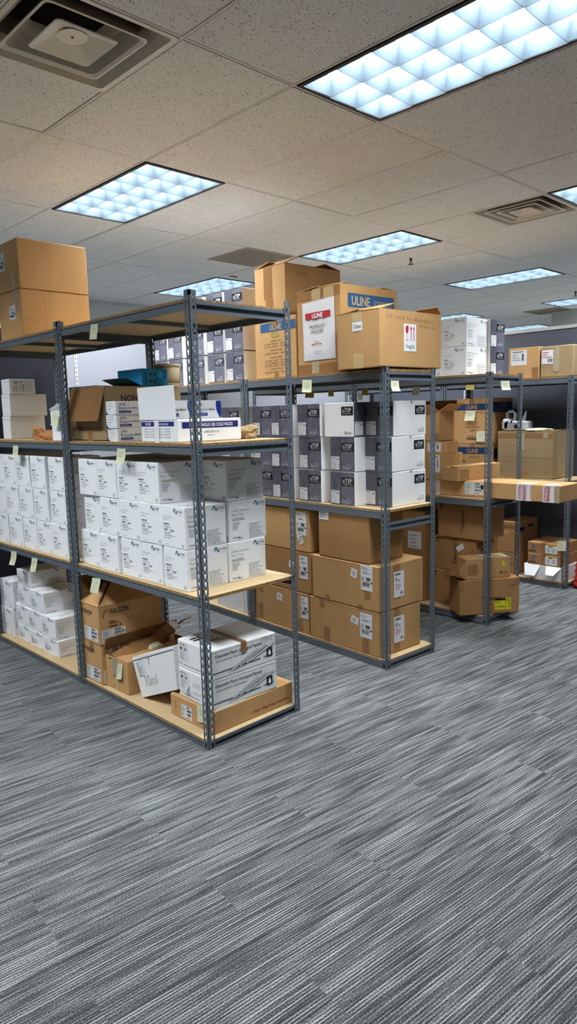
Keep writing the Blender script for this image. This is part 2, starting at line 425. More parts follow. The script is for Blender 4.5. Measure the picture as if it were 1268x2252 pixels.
# air diffusers: square-lathe profiles
def sq_lathe(bd, prof, mat, rad=.03, k=4):
    rings = []
    for r, z in prof:
        q = min(rad, r*.5); ring = []
        for cx, cy, a0 in ((1, 1, 0), (-1, 1, 90), (-1, -1, 180), (1, -1, 270)):
            for t in range(k+1):
                a = R(a0+90*t/k); ring.append(((r-q)*cx+q*math.cos(a), (r-q)*cy+q*math.sin(a), z))
        rings.append(ring)
    n = len(rings[0]); vs = [p for g_ in rings for p in g_]; fs = []
    for i in range(len(rings)-1):
        for c in range(n): fs.append((i*n+c, i*n+(c+1) % n, (i+1)*n+(c+1) % n, (i+1)*n+c))
    if isinstance(mat, str): bd.add(vs, fs, mat, False)
    else:
        for i, m in enumerate(mat): bd.add(vs[i*n:(i+2)*n], [(c, (c+1) % n, n+(c+1) % n, n+c) for c in range(n)], m)
def make_vent(nring, label, loc):
    root = empty('air_diffuser', loc, GA); tag(root, label, 'air vent')
    R0 = MOD/2-.008
    f = B(); sq_lathe(f, [(R0, .012), (R0, -.002), (R0-.02, -.003), (R0-.05, .022), (R0-.085, .06), (R0-.10, .13)], ['ventwhite', 'ventwhite']+['ventshade']*3, .02); f.obj('outer_frame', root)
    d = B(); vs = [(.26*math.cos(a), .26*math.sin(a), .13) for a in [2*math.pi*k/32 for k in range(32)]]
    d.add(vs, [tuple(range(31, -1, -1))], 'dark'); d.box((-R0, -R0, .10), (R0, R0, .102), 'ventwhite') if nring == 0 else None
    d.obj('duct', root)
    rs = [.225, .135] if nring == 2 else [.235, .165, .095]
    for q, r in enumerate(rs):
        last = q == len(rs)-1; n = B()
        if last:
            sq_lathe(n, [(.002, .028), (r*.42, .026), (r-.014, -.004), (r, -.010), (r+.003, -.006), (r-.012, .004)], 'ventwhite', .02)
            if nring == 2:
                vs = [(r*.46*math.cos(2*math.pi*k/28), r*.46*math.sin(2*math.pi*k/28), .020) for k in range(28)]
                n.add(vs, [tuple(range(27, -1, -1))], 'ventwhite')
                n.box((-.004, -.004, .016), (.004, .004, .021), 'midink')
            n.obj('centre_plate', root)
        else:
            sq_lathe(n, [(r-.095, .095), (r-.055, .058), (r-.018, .003), (r-.006, -.008), (r+.003, -.006), (r-.01, .004), (r-.05, .064), (r-.09, .10)], ['ventshade', 'ventshade']+['ventwhite']*3+['ventshade']*2, .03)
            n.obj('cone_ring', root)
make_vent(2, 'big square metal air diffuser in the ceiling at the upper left corner', G(-1, 0, .5, .5))
make_vent(3, 'square air diffuser with nested rings near the right edge of the ceiling', G(5, 0, .5, .5))
def make_return(label, loc):
    root = empty('return_grille', loc, GA); tag(root, label, 'air vent'); R0 = MOD/2-.01
    f = B(); sq_lathe(f, [(R0, .01), (R0, -.002), (R0-.022, -.002), (R0-.022, .01)], 'return', .004); f.obj('grille_frame', root)
    p = B(); n = 26; s = (2*(R0-.02))/n
    for k in range(n+1):
        q = -(R0-.02)+k*s; p.box((q-.0035, -R0+.02, .002), (q+.0035, R0-.02, .005), 'return'); p.box((-R0+.02, q-.0035, .0015), (R0-.02, q+.0035, .0045), 'return')
    p.box((-R0+.01, -R0+.01, .03), (R0-.01, R0-.01, .032), 'midink'); p.obj('perforated_plate', root)
make_return('dark perforated return grille in the ceiling behind the tall open carton', G(4, 2, .5, .5))
make_return('dark perforated return grille far off above the right-hand partition', G(14, 2, .5, .5))
def sprinkler(label, x, y):
    s = B(); s.tube([(0, 0, .004), (0, 0, -.002)], .035, 'ventwhite', 16); s.tube([(0, 0, 0), (0, 0, -.03)], .012, 'trimblk', 10)
    s.tube([(-.012, 0, -.025), (-.018, 0, -.045), (0, 0, -.062)], .004, 'trimblk', 6); s.tube([(.012, 0, -.025), (.018, 0, -.045), (0, 0, -.062)], .004, 'trimblk', 6)
    s.tube([(0, 0, -.060), (0, 0, -.064)], .026, 'trimblk', 12)
    tag(s.obj('fire_sprinkler', loc=(x, y, H)), label, 'sprinkler')
sprinkler('small dark sprinkler head hanging from the ceiling beside the middle light', 4.247, 1.894)
sprinkler('small dark sprinkler head at the far right edge of the ceiling', 7.823, 1.742)

# cubicle partitions
def partition(name, label, x0, y0, x1, y1, z, fab, std):
    root = empty(name, (x0, y0, 0)); tag(root, label, 'partition')
    dx, dy = x1-x0, y1-y0
    b = B(); b.box((0, 0, .08), (dx, dy, z-.03), fab); b.obj('fabric_panel', root)
    b = B(); b.box((-.008, -.008, z-.03), (dx+.008, dy+.008, z), 'cap'); b.obj('cap_rail', root)
    b = B(); b.box((0, 0, 0), (dx, dy, .08), 'midink'); b.obj('base_rail', root)
    for s in std:
        b = B()
        lo, hi = ((s-.013, -.006, .08), (s+.013, 0, z-.03)) if dx > dy else ((-.006, s-.013, .08), (0, s+.013, z-.03))
        b.box(lo, hi, 'standard')
        for k in range(int((z-.3)/.035)):
            zz = .15+k*.035
            if dx > dy: b.box((s-.003, -.0068, zz), (s+.003, -.006, zz+.018), 'midink')
            else: b.box((-.0068, s-.003, zz), (-.006, s+.003, zz+.018), 'midink')
        b.obj('slotted_standard', root)
partition('cubicle_partition', 'dark fabric partition behind the left-hand bay of the front rack, shade painted in', -.9, 2.66, .70, 2.72, 2.28, 'fabricshade', [.6])
partition('cubicle_partition', 'pale grey fabric partition behind the far ends of the racks', .70, 2.66, 4.5, 2.72, 2.28, 'fabric', [.145, 1.4, 2.6])
partition('cubicle_partition', 'slate fabric partition with pale cap rail behind the farthest rack', 4.5, -2.0, 4.56, 2.72, 2.31, 'fabricd', [.8, 3.4])
# ------------------------------------------------------------------ boltless shelving
FL = .038
_pm = {}
def post_mesh(h):
    if h in _pm: return _pm[h]
    b = B(); pitch = .0375; n = int(h/pitch); th = .0022
    hole = []
    for k in range(12):          # keyhole: round head above, narrow slot below
        a = 2*math.pi*k/12; hole.append([math.cos(a), math.sin(a)])
    key = []
    for c, s_ in hole:
        x = .0076*c; z = .0076*s_+.0050
        if s_ < -.3: x = .0042*(1 if c > 0 else -1 if c < -1e-6 else 0); z = -.0125 if s_ < -.7 else -.006
        key.append((x, z))
    outer = []
    hw, hh = (FL-.012)/2, pitch/2
    for c, s_ in hole:
        k = 1/max(abs(c), abs(s_)); outer.append((hw*max(-1, min(1, c*k)), hh*max(-1, min(1, s_*k))))
    for k in (0, 1):
        def P(u, z, d): return (d, u, z) if k else (u, d, z)
        flip = bool(k)
        def put(q, m='steel'):
            b.add(q, [(0, 1, 2, 3) if not flip else (3, 2, 1, 0)], m)
        mid = .010+hw
        for i in range(n):
            zc = pitch*(i+.5)
            for a in range(12):
                c = (a+1) % 12
                for d, rev in ((0, False), (th, True)):
                    q = [P(mid+outer[a][0], zc+outer[a][1], d), P(mid+outer[c][0], zc+outer[c][1], d), P(mid+key[c][0], zc+key[c][1], d), P(mid+key[a][0], zc+key[a][1], d)]
                    put(list(reversed(q)) if rev else q)
                put([P(mid+key[a][0], zc+key[a][1], 0), P(mid+key[c][0], zc+key[c][1], 0), P(mid+key[c][0], zc+key[c][1], th), P(mid+key[a][0], zc+key[a][1], th)])
        for u0, u1 in ((0, .010), (.010+2*hw, FL)):
            lo, hi = ((u0, 0, 0), (u1, th, h)) if not k else ((0, u0, 0), (th, u1, h))
            b.box(lo, hi, 'steel')
        if h > n*pitch+1e-4:
            lo, hi = ((0, 0, n*pitch), (FL, th, h)) if not k else ((0, 0, n*pitch), (th, FL, h)); b.box(lo, hi, 'steel')
    _pm[h] = b.mesh('post'); return _pm[h]

def shelving(label, loc, rz, W, D, h, levels, endbeams, low=None, bh=.030):
    """local x = depth, y = length; corner post at origin. levels = board top heights"""
    root = empty('shelving_unit', loc, rz); tag(root, label, 'shelving', 'boltless steel shelving units')
    for x, y, a in ((0, 0, 0), (D, 0, 90), (D, W, 180), (0, W, 270)):
        o = bpy.data.objects.new('post', post_mesh(h)); C.objects.link(o); o.parent = root; place(o, (x, y, 0), R(a))
    for z in levels:
        b = B(); x0, x1, y0, y1 = .006, D-.006, .010, W-.010; zz = z-.016
        b.box((x0, y0, zz), (x1, y1, z), 'edge', 'tb')
        for q, f in ((zz, (3, 2, 1, 0)), (z, (0, 1, 2, 3))): b.add([(x0, y0, q), (x1, y0, q), (x1, y1, q), (x0, y1, q)], [f], 'board')
        b.obj('shelf_board', root)
        for x, s in ((.003, 1), (D-.003, -1)):      # long beams: face plate with a ledge under the board
            b = B()
            lo, hi = sorted((x, x+s*.003)); b.box((lo, .03, zz-bh), (hi, W-.03, zz+.004), 'steel')
            lo, hi = sorted((x, x+s*.028)); b.box((lo, .03, zz-.0032), (hi, W-.03, zz-.0004), 'steel')
            lo, hi = sorted((x, x+s*.016)); b.box((lo, .03, zz-bh-.002), (hi, W-.03, zz-bh), 'steel')
            b.obj('long_beam', root)
        b = B(); b.box((.03, W/2-.016, zz-.022), (D-.03, W/2+.016, zz-.0006), 'steel'); b.obj('centre_support', root)
        for e, off in endbeams.get(z, ()):
            y, s = (.003, 1) if e == 0 else (W-.003, -1); q = zz-off
            b = B()
            lo, hi = sorted((y, y+s*.003)); b.box((.03, lo, q-.014), (D-.03, hi, q+.002), 'steel'); b.box((.03, lo, q-.048), (D-.03, hi, q-.032), 'steel')
            lo, hi = sorted((y+s*.014, y+s*.016)); b.box((.03, lo, q-.034), (D-.03, hi, q-.012), 'steel')
            lo, hi = sorted((y, y+s*.016)); b.box((.03, lo, q-.0145), (D-.03, hi, q-.0125), 'steel'); b.box((.03, lo, q-.0335), (D-.03, hi, q-.0315), 'steel')
            b.obj('end_beam', root)
    return root
ea = {2.088: [(0, -.004), (1, 0)], 1.454: [(0, -.004), (1, 0)], .741: [(1, 0)], .04: [(0, -.016), (1, -.016)]}
shelving('nearest bay of the tall front rack, with the leaning white box at its bottom', (0, 0, 0), 0, 1.235, .613, 2.122, [2.088, 1.454, .741, .04], ea)
shelving('left-hand bay of the tall front rack, cut by the left edge of the picture', (0, 1.240, 0), 0, 1.250, .613, 2.122, [2.088, 1.454, .741, .04], ea)
RB = -R(3.3); cb, sb = math.cos(RB), math.sin(RB)
eb = {1.822: [(0, .004), (1, 0)], .99: [(0, .062), (1, 0)], .056: [(0, -.006), (1, 0)]}
shelving('near bay of the second rack, with brown cartons on its bottom shelf', (1.383, .014, 0), RB, 1.338, .474, 1.829, [1.822, .99, .056], eb, bh=.036)
shelving('far bay of the second rack, mostly hidden behind the tall front rack', (1.383-1.343*sb, .014+1.343*cb, 0), RB, 1.19, .474, 1.829, [1.822, .99, .056], eb, bh=.036)
ec = {1.818: [(0, .0), (1, 0)], .93: [(0, .0), (1, 0)], .062: [(0, -.004), (1, 0)]}
shelving('near bay of the third rack, holding the long fragile-taped carton', (2.58, .02, 0), 0, 1.25, .466, 1.829, [1.818, .93, .062], ec, bh=.036)
shelving('far bay of the third rack, seen only through the second rack', (2.58, 1.275, 0), 0, 1.25, .466, 1.829, [1.818, .93, .062], ec, bh=.036)
ed = {1.828: [(0, .0), (1, 0)], .945: [(0, .0), (1, 0)], .05: [(0, -.012), (1, 0)]}
shelving('near bay of the farthest rack at the right edge, in front of the slate partition', (3.93, .035, 0), 0, 1.25, .46, 1.835, [1.828, .945, .05], ed, bh=.040)
shelving('far bay of the farthest rack, seen through the third rack', (3.93, 1.29, 0), 0, 1.25, .46, 1.835, [1.828, .945, .05], ed, bh=.040)

# ------------------------------------------------------------------ sticky notes
def note(label, corners, mat='note', seed=0, curl=.012, cat='sticky note'):
    """corners: top-left, top-right, bottom-left (world); a curled sheet with pencil scribble"""
    tl, tr, bl = [Vector(p) for p in corners]; u = tr-tl; v = tl-bl; n = u.cross(v).normalized()
    o = tl+u/2; b = B(); N = 7; th = .0006
    vs = []
    for side in (0, 1):
        for i in range(N+1):
            q = i/N; d = n*(curl*q*q*(1+.5*math.sin(seed+q*3))+side*th)
            for s in (-.5, .5): vs.append(tuple(u*s - v*q + d))
    fs = []; k = 2*(N+1)
    for i in range(N):
        a = 2*i; fs.append((k+a, k+a+2, k+a+3, k+a+1)); fs.append((a+1, a+3, a+2, a))
    b.add(vs, fs, mat, True)
    r = random.Random(seed); L, Hh = u.length, v.length
    for row in range(r.randint(2, 3)):
        q = .3+.17*row; d = n*(curl*q*q*(1+.5*math.sin(seed+q*3))+th+.0012)
        s = -.25; e = r.uniform(.05, .3)
        while s < e:
            w = r.uniform(.04, .1); p = [u*s-v*q+d, u*(s+w)-v*q+d, u*(s+w)-v*(q+.035)+d, u*s-v*(q+.035)+d]
            b.add([tuple(x) for x in p], [(3, 2, 1, 0)], 'greyink'); s += w+.03
    tag(b.obj('sticky_note', loc=o), label, cat, 'yellow sticky notes')
def nx(label, x, y0, z0, y1, z1, zb, dyb=0, **k): note(label, [(x, y0, z0), (x, y1, z1), (x, y0+dyb, zb)], **k)
def ny(label, y, x0, z0, x1, z1, zb, **k): note(label, [(x0, y, z0), (x1, y, z1), (x0, y, zb)], **k)
nx('yellow sticky note on the top beam of the tall front rack', -.004, .851, 2.063, .777, 2.058, 1.987, .01, seed=1)
nx('yellow sticky note stuck to the paired posts beside the crumpled paper', -.004, 1.362, 1.625, 1.275, 1.623, 1.546, .012, seed=2, curl=.02)
nx('yellow sticky note on the second beam at the left edge, below the plain white cartons', -.004, 1.948, 1.419, 1.868, 1.42, 1.342, .012, seed=3)
nx('yellow sticky note hanging before the topmost row of white pipet tip cartons', -.004, .664, 1.423, .582, 1.423, 1.345, .008, seed=4)
nx('first yellow sticky note from the left edge on the third beam of the front rack', -.004, 2.118, .706, 2.03, .712, .612, .014, seed=5)
nx('second yellow sticky note from the left edge on the third beam of the front rack', -.004, 1.801, .700, 1.716, .708, .610, .014, seed=6)
nx('yellow sticky note hanging over the brown carton with half-folded flaps', -.004, 1.019, .688, .925, .698, .602, .012, seed=7, curl=.018)
nx('yellow sticky note on the flat brown carton beside the foot of the nearest post', .064, .171, .160, .088, .172, .072, 0, seed=8, curl=.002)
nx('yellow sticky note on the beam below the carton with the white packing-list pouch', 1.402, .70, 1.792, .616, 1.787, 1.712, 0, seed=9)
ny('yellow sticky note on the end of the second rack, below the fragile-labelled carton', .008, 1.431, 1.752, 1.508, 1.752, 1.690, seed=10)
nx('small pale sticky note on the rear beam of the second rack beside its right post', 1.842, .146, 1.727, .092, 1.724, 1.672, 0, seed=11)
nx('dull yellow note on the rear beam, partly hidden behind a paler sticky note', 1.90, 1.16, 1.742, 1.07, 1.738, 1.69, 0, mat='noteb', seed=12, curl=.004)
nx('dull yellow note alone on the rear beam above the shrink-wrapped slate boxes', 1.886, .915, 1.736, .862, 1.733, 1.692, 0, mat='noteb', seed=13, curl=.004)
nx('dull yellow note on the rear beam near the second rack right-hand end', 1.872, .59, 1.727, .535, 1.725, 1.688, 0, mat='noteb', seed=14, curl=.004)
nx('pale sticky note below a dull yellow one on the rear beam of the second rack', 1.876, .632, 1.703, .588, 1.701, 1.656, 0, seed=15, curl=.004)
ny('yellow sticky note on the end of the third rack beside its nearest post', .016, 2.715, 1.768, 2.84, 1.77, 1.702, seed=16)
nx('shaded yellow note on the farthest rack top beam, above a blue-banded carton', 3.925, 1.04, 1.826, .95, 1.823, 1.752, 0, mat='noteb', seed=17, curl=.004)
nx('white sticky note stuck on the front of the upper blue-banded carton', 3.963, 1.063, 1.560, .956, 1.558, 1.465, .01, seed=18, curl=.006)
nx('pale green sticky note low on the upper blue-banded carton, right of a purple sticker', 3.963, .945, 1.366, .842, 1.368, 1.268, 0, seed=19, curl=.003)
nx('yellow sticky note on the farthest rack post beside the flat brown cartons', 3.926, .120, .42, .045, .428, .332, 0, seed=20, curl=.003)
nx('yellow sticky note curling off the torn open brown carton on the bottom shelf', .041, .878, .205, .822, .217, .114, .008, seed=21, curl=.02)
# ------------------------------------------------------------------ boxes
class Box:
    def __init__(s, dx, dy, dz, mat, ch=.004, body=True, open_top=False):
        s.d = (dx, dy, dz); s.b = B(); s.parts = []
        if body:
            if open_top:
                t = .005; s.b.box((0, 0, 0), (dx, dy, t), mat)
                s.b.box((0, 0, 0), (t, dy, dz), mat); s.b.box((dx-t, 0, 0), (dx, dy, dz), mat)
                s.b.box((t, 0, 0), (dx-t, t, dz), mat); s.b.box((t, dy-t, 0), (dx-t, dy, dz), mat)
            else: s.b.bbox((0, 0, 0), (dx, dy, dz), mat, ch)
    def fr(s, f): return frame(f, *s.d)
    def part(s, name):
        b = B(); s.parts.append((name, b)); return b
    def sub(s, part, name):
        b = B(); s.subs = getattr(s, 'subs', []); s.subs.append((part, name, b)); return b
    def flap(s, edge, ln, ang, mat, a0=0, a1=1, name='flap', taper=0, inner='kraftin'):
        """lid flap hinged on a top edge; ang measured from lying flat inward (0) over upright (90) to hanging outside (180+)"""
        dx, dy, dz = s.d; b = s.part(name); c, sn = math.cos(R(ang)), math.sin(R(ang)); t = .005
        def P(u, q, o):
            h, k = q*c-o*sn, q*sn+o*c      # h inward, k up
            return {'L': (h, u*dy, dz+k), 'R': (dx-h, u*dy, dz+k), 'F': (u*dx, h, dz+k), 'K': (u*dx, dy-h, dz+k)}[edge]
        e = (a1-a0)*taper
        top = [P(a0, 0, t), P(a1, 0, t), P(a1-e, ln, t), P(a0+e, ln, t)]; bot = [P(a0, 0, 0), P(a1, 0, 0), P(a1-e, ln, 0), P(a0+e, ln, 0)]
        vs = top+bot; ctr = sum((Vector(v) for v in vs), Vector())/8
        for f, m in (((0, 1, 2, 3), mat), ((4, 5, 6, 7), inner), ((0, 1, 5, 4), mat), ((1, 2, 6, 5), mat), ((2, 3, 7, 6), mat), ((3, 0, 4, 7), mat)):
            q = [Vector(vs[k]) for k in f]; n = (q[1]-q[0]).cross(q[2]-q[1])
            if n.dot(sum(q, Vector())/4-ctr) < 0: f = tuple(reversed(f))
            b.add([vs[k] for k in f], [(0, 1, 2, 3)], m)
        return b
    def done(s, name, label, cat, loc, rz=0, group=None, rx=0, ry=0):
        o = s.b.obj(name); tag(o, label, cat, group); place(o, loc, rz, rx, ry)
        for n, b in s.parts:
            if not b.v: continue
            if n != 'tape':
                po = b.obj(n, o)
                for p_, sn, sb_ in getattr(s, 'subs', []):
                    if p_ is b: sb_.obj(sn, po)
                continue
            isl = []                    # strips stuck in different places are separate parts
            for f, m in zip(b.f, b.m):
                p = [Vector(b.v[i]) for i in f]; lo = [min(q[a] for q in p)-.003 for a in range(3)]; hi = [max(q[a] for q in p)+.003 for a in range(3)]
                hit = [g for g in isl if any(all(lo[a] <= h[a] and l[a] <= hi[a] for a in range(3)) for l, h, *_ in g)]
                g = [(lo, hi, f, m)]
                for x in hit: g += x; isl.remove(x)
                isl.append(g)
            for g in isl:
                t = B()
                for lo, hi, f, m in sorted(g, key=lambda x: b.f.index(x[2])):
                    t.add([b.v[i] for i in f], [tuple(range(len(f)))], next(k for k, v in M.items() if v == b.mats[m]))
                t.obj(n, o)
        return o
    def seam(s, along='x', tape='tape', w=.05, drop=.06):
        """centre seam of the lid with a tape strip that turns down both end faces"""
        dx, dy, dz = s.d; b = s.part('tape')
        if along == 'x':
            b.rect(s.fr('T'), 0, dy/2-w/2, dx, dy/2+w/2, tape, .0008)
            b.rect(s.fr('L'), dy/2-w/2, dz-drop, dy/2+w/2, dz, tape, .0008); b.rect(s.fr('R'), dy/2-w/2, dz-drop, dy/2+w/2, dz, tape, .0008)
        else:
            b.rect(s.fr('T'), dx/2-w/2, 0, dx/2+w/2, dy, tape, .0008); b.rect(s.fr('F'), dx/2-w/2, dz-drop, dx/2+w/2, dz, tape, .0008)
        return b
def ship_label(k, face, u, v, w, h, seed=0, name='shipping_label', rot=0, mat='paper'):
    b = k.part(name); fr = k.fr(face); b.rect(fr, u, v, u+w, v+h, mat, .0012, rot)
    if rot: b.lines(fr, u+w*.25, v+h*.7, w*.5, 4, h*.12, h*.04, 'greyink', seed, .002); return b
    b.lines(fr, u+w*.08, v+h*.93, w*.6, 3, h*.045, h*.018, 'greyink', seed, .002)
    b.lines(fr, u+w*.2, v+h*.74, w*.7, 2, h*.05, h*.02, 'midink', seed+1, .002)
    b.rect(fr, u+w*.45, v+h*.47, u+w*.85, v+h*.52, 'ink', .002); b.rect(fr, u+w*.5, v+h*.40, u+w*.8, v+h*.45, 'ink', .002)
    b.lines(fr, u+w*.06, v+h*.54, w*.3, 4, h*.04, h*.016, 'midink', seed+2, .002)
    b.rect(fr, u+w*.04, v+h*.365, u+w*.96, v+h*.37, 'ink', .002)
    k.sub(b, 'barcode').bars(fr, u+w*.14, v+h*.17, w*.6, h*.16, 'ink', seed, .002); b.rect(fr, u+w*.84, v+h*.30, u+w*.98, v+h*.36, 'ink', .002)
    b.rect(fr, u+w*.04, v+h*.135, u+w*.96, v+h*.14, 'ink', .002)
    return b
def bar_label(k, face, u, v, w, h, seed=0, name='barcode_label'):
    b = k.part(name); fr = k.fr(face); b.rect(fr, u, v, u+w, v+h, 'paper', .0012)
    b.lines(fr, u+w*.05, v+h*.9, w*.34, 5, h*.09, h*.04, 'greyink', seed, .002); b.lines(fr, u+w*.05, v+h*.38, w*.3, 3, h*.11, h*.03, 'midink', seed+3, .002)
    b.lines(fr, u+w*.55, v+h*.93, w*.36, 1, h*.1, h*.10, 'ink', seed+5, .002)
    k.sub(b, 'barcode').bars(fr, u+w*.55, v+h*.55, w*.4, h*.2, 'ink', seed, .002); k.sub(b, 'barcode').bars(fr, u+w*.55, v+h*.26, w*.36, h*.2, 'ink', seed+1, .002)
    b.lines(fr, u+w*.5, v+h*.14, w*.4, 1, h*.1, h*.05, 'rustink', seed+6, .002)
    return b

# --- white pipet tip cartons (w along y = narrow face, d along x)
def wave(b, fr, u, v, s, mat):
    pts = [(u+s*(.05+.9*t), v+s*.33*math.sin(-.6+t*7.2)) for t in [k/14 for k in range(15)]]
    b.line(fr, pts, s*.16, mat, .0012)
def vwr_box(dx, dy, dz, seed):
    k = Box(dx, dy, dz, 'white', .003); b = k.b; L, F, T = k.fr('L'), k.fr('F'), k.fr('T')
    s = dz/.205; u = dy/.2
    wave(b, L, .105*u, .183*s, .034, 'teal'); b.text(L, .145*u, .175*s, 'VWR', .013*s, 'midink', w=.036*u); b.rect(L, .148*u, .166*s, .178*u, .1675*s, 'greyink')
    b.text(L, .018*u, .148*s, 'VWR Universal', .0075*s, 'greyink', weight=-.01, w=.07*u); b.text(L, .018*u, .136*s, 'Pipet Tips', .0075*s, 'greyink', weight=-.01, w=.045*u)
    b.lines(L, .018*u, .118*s, .05*u, 1, .01, .005*s, 'ink', seed); b.lines(L, .020*u, .106*s, .085*u, 2, .007*s, .0016, 'midink', seed+1)
    b.bars(L, .020*u, .082*s, .032*u, .009*s, 'midink', seed); b.bars(L, .072*u, .080*s, .032*u, .008*s, 'midink', seed+2)
    b.lines(L, .020*u, .074*s, .09*u, 3, .0075*s, .002, 'midink', seed+3); b.lines(L, .022*u, .048*s, .08*u, 1, .01, .003, 'greyink', seed+4)
    b.text(L, .022*u, .012*s, 'vwr.com', .006*s, 'green', w=.035*u); b.rect(L, .165*u, .010*s, .185*u, .026*s, 'silver')
    w = dx/.25
    wave(b, F, .165*w, .183*s, .036, 'teal'); b.text(F, .207*w, .175*s, 'VWR', .013*s, 'midink', w=.036*w); b.rect(F, .21*w, .166*s, .238*w, .1675*s, 'greyink')
    b.text(F, .014*w, .150*s, 'VWR Universal', .013*s, 'greyink', weight=-.012, w=.115*w); b.text(F, .014*w, .130*s, 'Pipet Tips', .013*s, 'greyink', weight=-.012, w=.078*w)
    b.lines(F, .016*w, .117*s, .09*w, 2, .0075*s, .0032*s, 'green', seed+5); b.lines(F, .018*w, .097*s, .055*w, 5, .0085*s, .0026*s, 'greyink', seed+6)
    b.lines(F, .128*w, .080*s, .115*w, 9, .0085*s, .0024*s, 'greyink', seed+7)
    b.text(F, .014*w, .014*s, 'VWR', .009*s, 'navy', w=.034*w, shear=.2); b.poly(F, [(.052*w, .018*s), (.063*w, .024*s), (.060*w, .016*s), (.074*w, .014*s), (.080*w, .026*s), (.078*w, .012*s), (.060*w, .011*s)], 'navy')
    b.rect(T, .0, dy/2-.0012, dx, dy/2+.0012, 'greyink', .0006); wave(b, T, .05*w, .05*u, .03, 'midink'); b.text(T, .09*w, .045*u, 'VWR', .012, 'midink')
    t = k.part('tape'); t.rect(T, 0, dy/2-.024, dx, dy/2+.024, 'white_d', .0009)
    return k
VB = {}
def put_vwr(kind, dims, label, loc, rz, group):
    if kind not in VB:
        VB[kind] = vwr_box(*dims, seed=len(VB)).done('pipet_tip_carton', label, 'carton', loc, rz, group); return VB[kind]
    o = copy_tree(VB[kind]); tag(o, label, 'carton', group); return place(o, loc, rz)
ordn = ['first', 'second', 'third', 'fourth', 'fifth', 'sixth']
rowz = ['bottom', 'middle', 'top']
gA1 = 'white pipet tip cartons on the third shelf of the near bay'
VD = (.245, .198, .2035)
A1rows = [[.150, .366, .552, .778, 1.0], [.150, .348, .540, .746, .95], [.366, .556, .760, .962]]
for r, ys in enumerate(A1rows):
    for c, y in enumerate(ys):
        place_n = c if r < 2 else c
        put_vwr('std', VD, f'white pipet tip carton, near bay {rowz[r]} row, {ordn[c]} from the nearest post', (.030+rnd.uniform(0, .008)+(.012 if c > 3 else 0), y, .741+r*.2052), rnd.uniform(-.012, .012), gA1)
for r in range(3):
    put_vwr('std', VD, f'white pipet tip carton behind the front column, {rowz[r]} one facing the aisle end', ((.284, .298, .290)[r], (.143, .146, .150)[r], .741+r*.2052), rnd.uniform(-.01, .01), gA1)
    put_vwr('std', VD, f'shaded white pipet tip carton, {rowz[r]} one in the slot beside the paired posts', (.315, 1.0+.006*r, .741+r*.2052), rnd.uniform(-.01, .01), gA1)
for r in range(3):
    for y in (.352, .565, .775):
        put_vwr('std', VD, 'white pipet tip carton packed behind the front column of the near bay', (.300, y, .741+r*.2052), rnd.uniform(-.008, .008), gA1)
gA2 = 'white pipet tip cartons on the third shelf of the left-hand bay'
A2rows = [[1.368, 1.570, 1.786, 1.994, 2.222], [1.362, 1.594, 1.808, 2.024, 2.232], [1.352, 1.597, 1.832, 2.036, 2.240]]
for r, ys in enumerate(A2rows):
    for c, y in enumerate(ys):
        put_vwr('std', VD, f'white pipet tip carton, left bay {rowz[r]} row, {ordn[c]} from the paired posts', (.030+rnd.uniform(0, .008), y, .741+r*.2052), rnd.uniform(-.012, .012), gA2)
gA3 = 'white pipet tip cartons on the bottom shelf of the left-hand bay'
lowd = (.27, .205, .112); mid = (.27, .205, .144)
for kind, dims, x, y, z, lab in (
    ('low', lowd, .062, 1.655, .04, 'low white pipet tip carton at the front of the bottom shelf, nearest the paired posts'),
    ('low', lowd, .062, 1.868, .04, 'low white pipet tip carton in the bottom row, second from the paired posts'),
    ('low', lowd, .066, 2.080, .04, 'low white pipet tip carton in the bottom row, third from the paired posts'),
    ('mid', mid, .060, 1.676, .1525, 'white pipet tip carton stacked second from the bottom, nearest the paired posts'),
    ('mid', mid, .064, 1.884, .1525, 'white pipet tip carton in the second row up, under the shelf-wide pair'),
    ('mid', mid, .066, 2.093, .1525, 'white pipet tip carton in the second row up, third from the paired posts'),
    ('mid', mid, .066, 1.838, .297, 'white pipet tip carton in the third row up with its long side in view'),
    ('mid', mid, .070, 2.046, .297, 'white pipet tip carton in the third row up, left of its neighbour'),
    ('low', lowd, .070, 2.040, .4415, 'topmost white pipet tip carton on the bottom shelf, under two sticky notes'),
    ('std', VD, .050, 2.325, .04, 'lower of two taller white pipet tip cartons near the left edge, bottom shelf'),
    ('std', VD, .056, 2.315, .2445, 'upper of two taller white pipet tip cartons near the left edge, bottom shelf')):
    put_vwr(kind, dims, lab, (x, y, z), rnd.uniform(-.02, .02), gA3)
for n, z in ((0, 1.819), (1, 2.024)):
    put_vwr('std2', (.29, .20, .2035), ('lower', 'upper')[n]+' white pipet tip carton on top of the third rack, beside slate boxes', (2.60, .228, z), 0, 'white cartons on top of the third rack')
for n, z in ((0, 1.819), (1, 2.024)):
    put_vwr('std2', (.29, .20, .2035), ('lower', 'upper')[n]+' white pipet tip carton on the third rack, half hidden by the fragile carton', (2.60, .432, z), 0, 'white cartons on top of the third rack')

